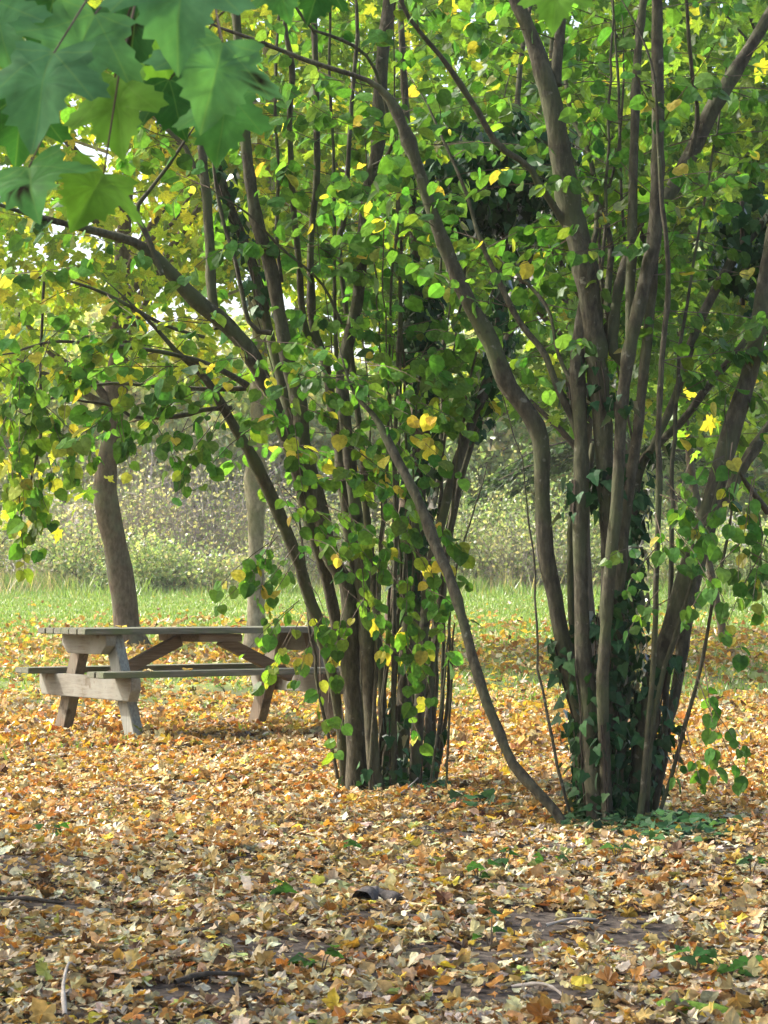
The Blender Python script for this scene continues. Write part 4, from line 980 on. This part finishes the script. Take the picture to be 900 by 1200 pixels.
# ------------------------------------------------------------------ small things on the ground
def stick(name, label, pts, r, mat, cat='stick', lift=.02, sides=7):
    w = []
    for (px, py, up) in pts:
        p = ground_at(px, py); p[2] += lift + up; w.append(p)
    w = np.array(w); c = catmull(w, 14)
    root = c[0]
    g = Geo(); tube(g, c, r * (1 + .12 * rng.normal(size=14)) * np.linspace(1.1, .6, 14), sides, rough=.04)
    o = g.build(name, mat, None, True)
    me = o.data; me.transform(Matrix.Translation(-Vector(root))); o.location = root
    return tag(o, label, cat)
stick('twig', 'pale curved twig lying on the leaves at the near edge of the ground', [(76, 1200, 0), (74, 1180, .03), (80, 1162, .05), (88, 1150, .02)], .005, M_STICK, 'twig')
stick('stick', 'dark stick lying among pale leaves in the nearest part of the ground', [(205, 1165, .01), (240, 1160, .02), (285, 1155, .01)], .008, M_BARK_D)
stick('stick', 'long thin dark stick lying on bare soil near the left side of the ground', [(-5, 1060, 0), (35, 1064, .01), (75, 1066, 0)], .009, M_BARK_D)
stick('twig', 'thin bent grey twig lying at the foot of the table-side hazel', [(463, 940, 0), (485, 928, .03), (508, 912, .08)], .004, M_STICK, 'twig')
stick('twig', 'short thin twig on the bare dark soil patch', [(640, 1092, 0), (670, 1090, .015), (700, 1085, 0)], .005, M_STICK, 'twig')
stick('twig', 'slender pale twig lying across leaves near the mossy log', [(600, 1165, 0), (640, 1172, .02), (672, 1186, 0)], .005, M_STICK, 'twig')
M_LOG = noise_mat('rotten_log', [(.035, .03, .027), (.09, .08, .072), (.17, .15, .14)], (20, 20, 20), 7, .95, .8)
M_MOSS = noise_mat('moss', [(.06, .13, .015), (.13, .24, .03), (.22, .33, .05)], (60, 60, 60), 8, 1., .9)
stick('log', 'small dark rotten log stub half buried in the fallen leaves', [(424, 1062, 0), (440, 1058, .01), (466, 1060, 0)], .035, M_LOG, 'log', .015, 12)
stick('log', 'bright green mossy log lying in the nearest corner of the ground', [(775, 1184, -.01), (820, 1190, .0), (880, 1196, -.01)], .028, M_MOSS, 'log', .01, 12)

GREEN_S = [(.05, .14, .03), (.08, .19, .035), (.04, .1, .04)]
def seedling(px, py, label, n=10, r=.07, h=.08, cols=GREEN_S, tm=IVY, size=(.03, .055), mat=None):
    b = ground_at(px, py); root = thing('seedling', label, 'seedling', b)
    gs, gl = Geo(), Geo()
    for k in range(max(3, n // 2)):
        a = rng.uniform(0, 6.28); q = r * rng.uniform(.3, 1); tip = b + [q * math.cos(a), q * math.sin(a), h * rng.uniform(.5, 1.1)]
        tube(gs, [b + [0, 0, -.02], (b + tip) / 2 + [0, 0, .015], tip], [.0025, .002, .0012], 4, cap=False)
        for j in range(2):
            put_leaves(gl, tm, [tip + rng.normal(size=3) * .008], [[math.cos(a + j * 2 - 1), math.sin(a + j * 2 - 1), -.2]], [[0, -.4, 1.]], [rng.uniform(*size)], pick(cols, [1, 1, 1], 1))
    gs.build('stalks', M_TWIG, root); gl.build('leaves', mat or M_HAZEL, root)
for px, py, n, r, lab in [
    (318, 1062, 12, .08, 'small green seedling left of the dark log stub'), (408, 1010, 7, .05, 'small green seedling beyond the dark log stub'), (375, 1146, 10, .08, 'spiky green weed in the nearest ground, below the pale leaves'),
    (592, 1024, 8, .05, 'tiny bright green plant below the arching stem'), (560, 1036, 8, .05, 'bluish green seedling below the arching stem'),
    (722, 1008, 9, .06, 'dark green ivy seedling in front of the ivied hazel'), (640, 1018, 8, .06, 'low green seedling in front of the arching stem'), (880, 1030, 8, .06, 'dark green seedling near the right border of the ground'),
    (850, 978, 9, .07, 'green seedling right of the ivied hazel foot'), (850, 1150, 12, .09, 'leafy dark green plant beside the mossy log'), (815, 1145, 8, .06, 'bright green broad-leaved seedling beside the mossy log'),
    (575, 1110, 7, .05, 'green seedling at the edge of the bare soil patch'), 
    (60, 985, 8, .06, 'green seedling among leaves in front of the picnic table'), (265, 812, 9, .09, 'grass-green weed growing under the picnic table')]:
    seedling(px, py, lab, n, r)


# ------------------------------------------------------------------ the air
def haze():
    bm = bmesh.new(); r = bmesh.ops.create_cube(bm, size=1)
    bmesh.ops.scale(bm, vec=(1300, 1000, 24), verts=r['verts'])
    me = bpy.data.meshes.new('haze'); bm.to_mesh(me); bm.free()
    o = bpy.data.objects.new('haze', me); COL.objects.link(o); o.location = (0, 300, 10)
    m = bpy.data.materials.new('autumn_haze'); m.use_nodes = True; nt = m.node_tree; nt.nodes.clear()
    out = nt.nodes.new('ShaderNodeOutputMaterial'); v = nt.nodes.new('ShaderNodeVolumePrincipled')
    v.inputs['Color'].default_value = (.98, .97, .9, 1); v.inputs['Density'].default_value = .0008; v.inputs['Anisotropy'].default_value = .3
    nt.links.new(v.outputs[0], out.inputs['Volume']); me.materials.append(m)
    tag(o, 'thin bright autumn haze over the meadow', 'haze', kind='stuff')
haze()
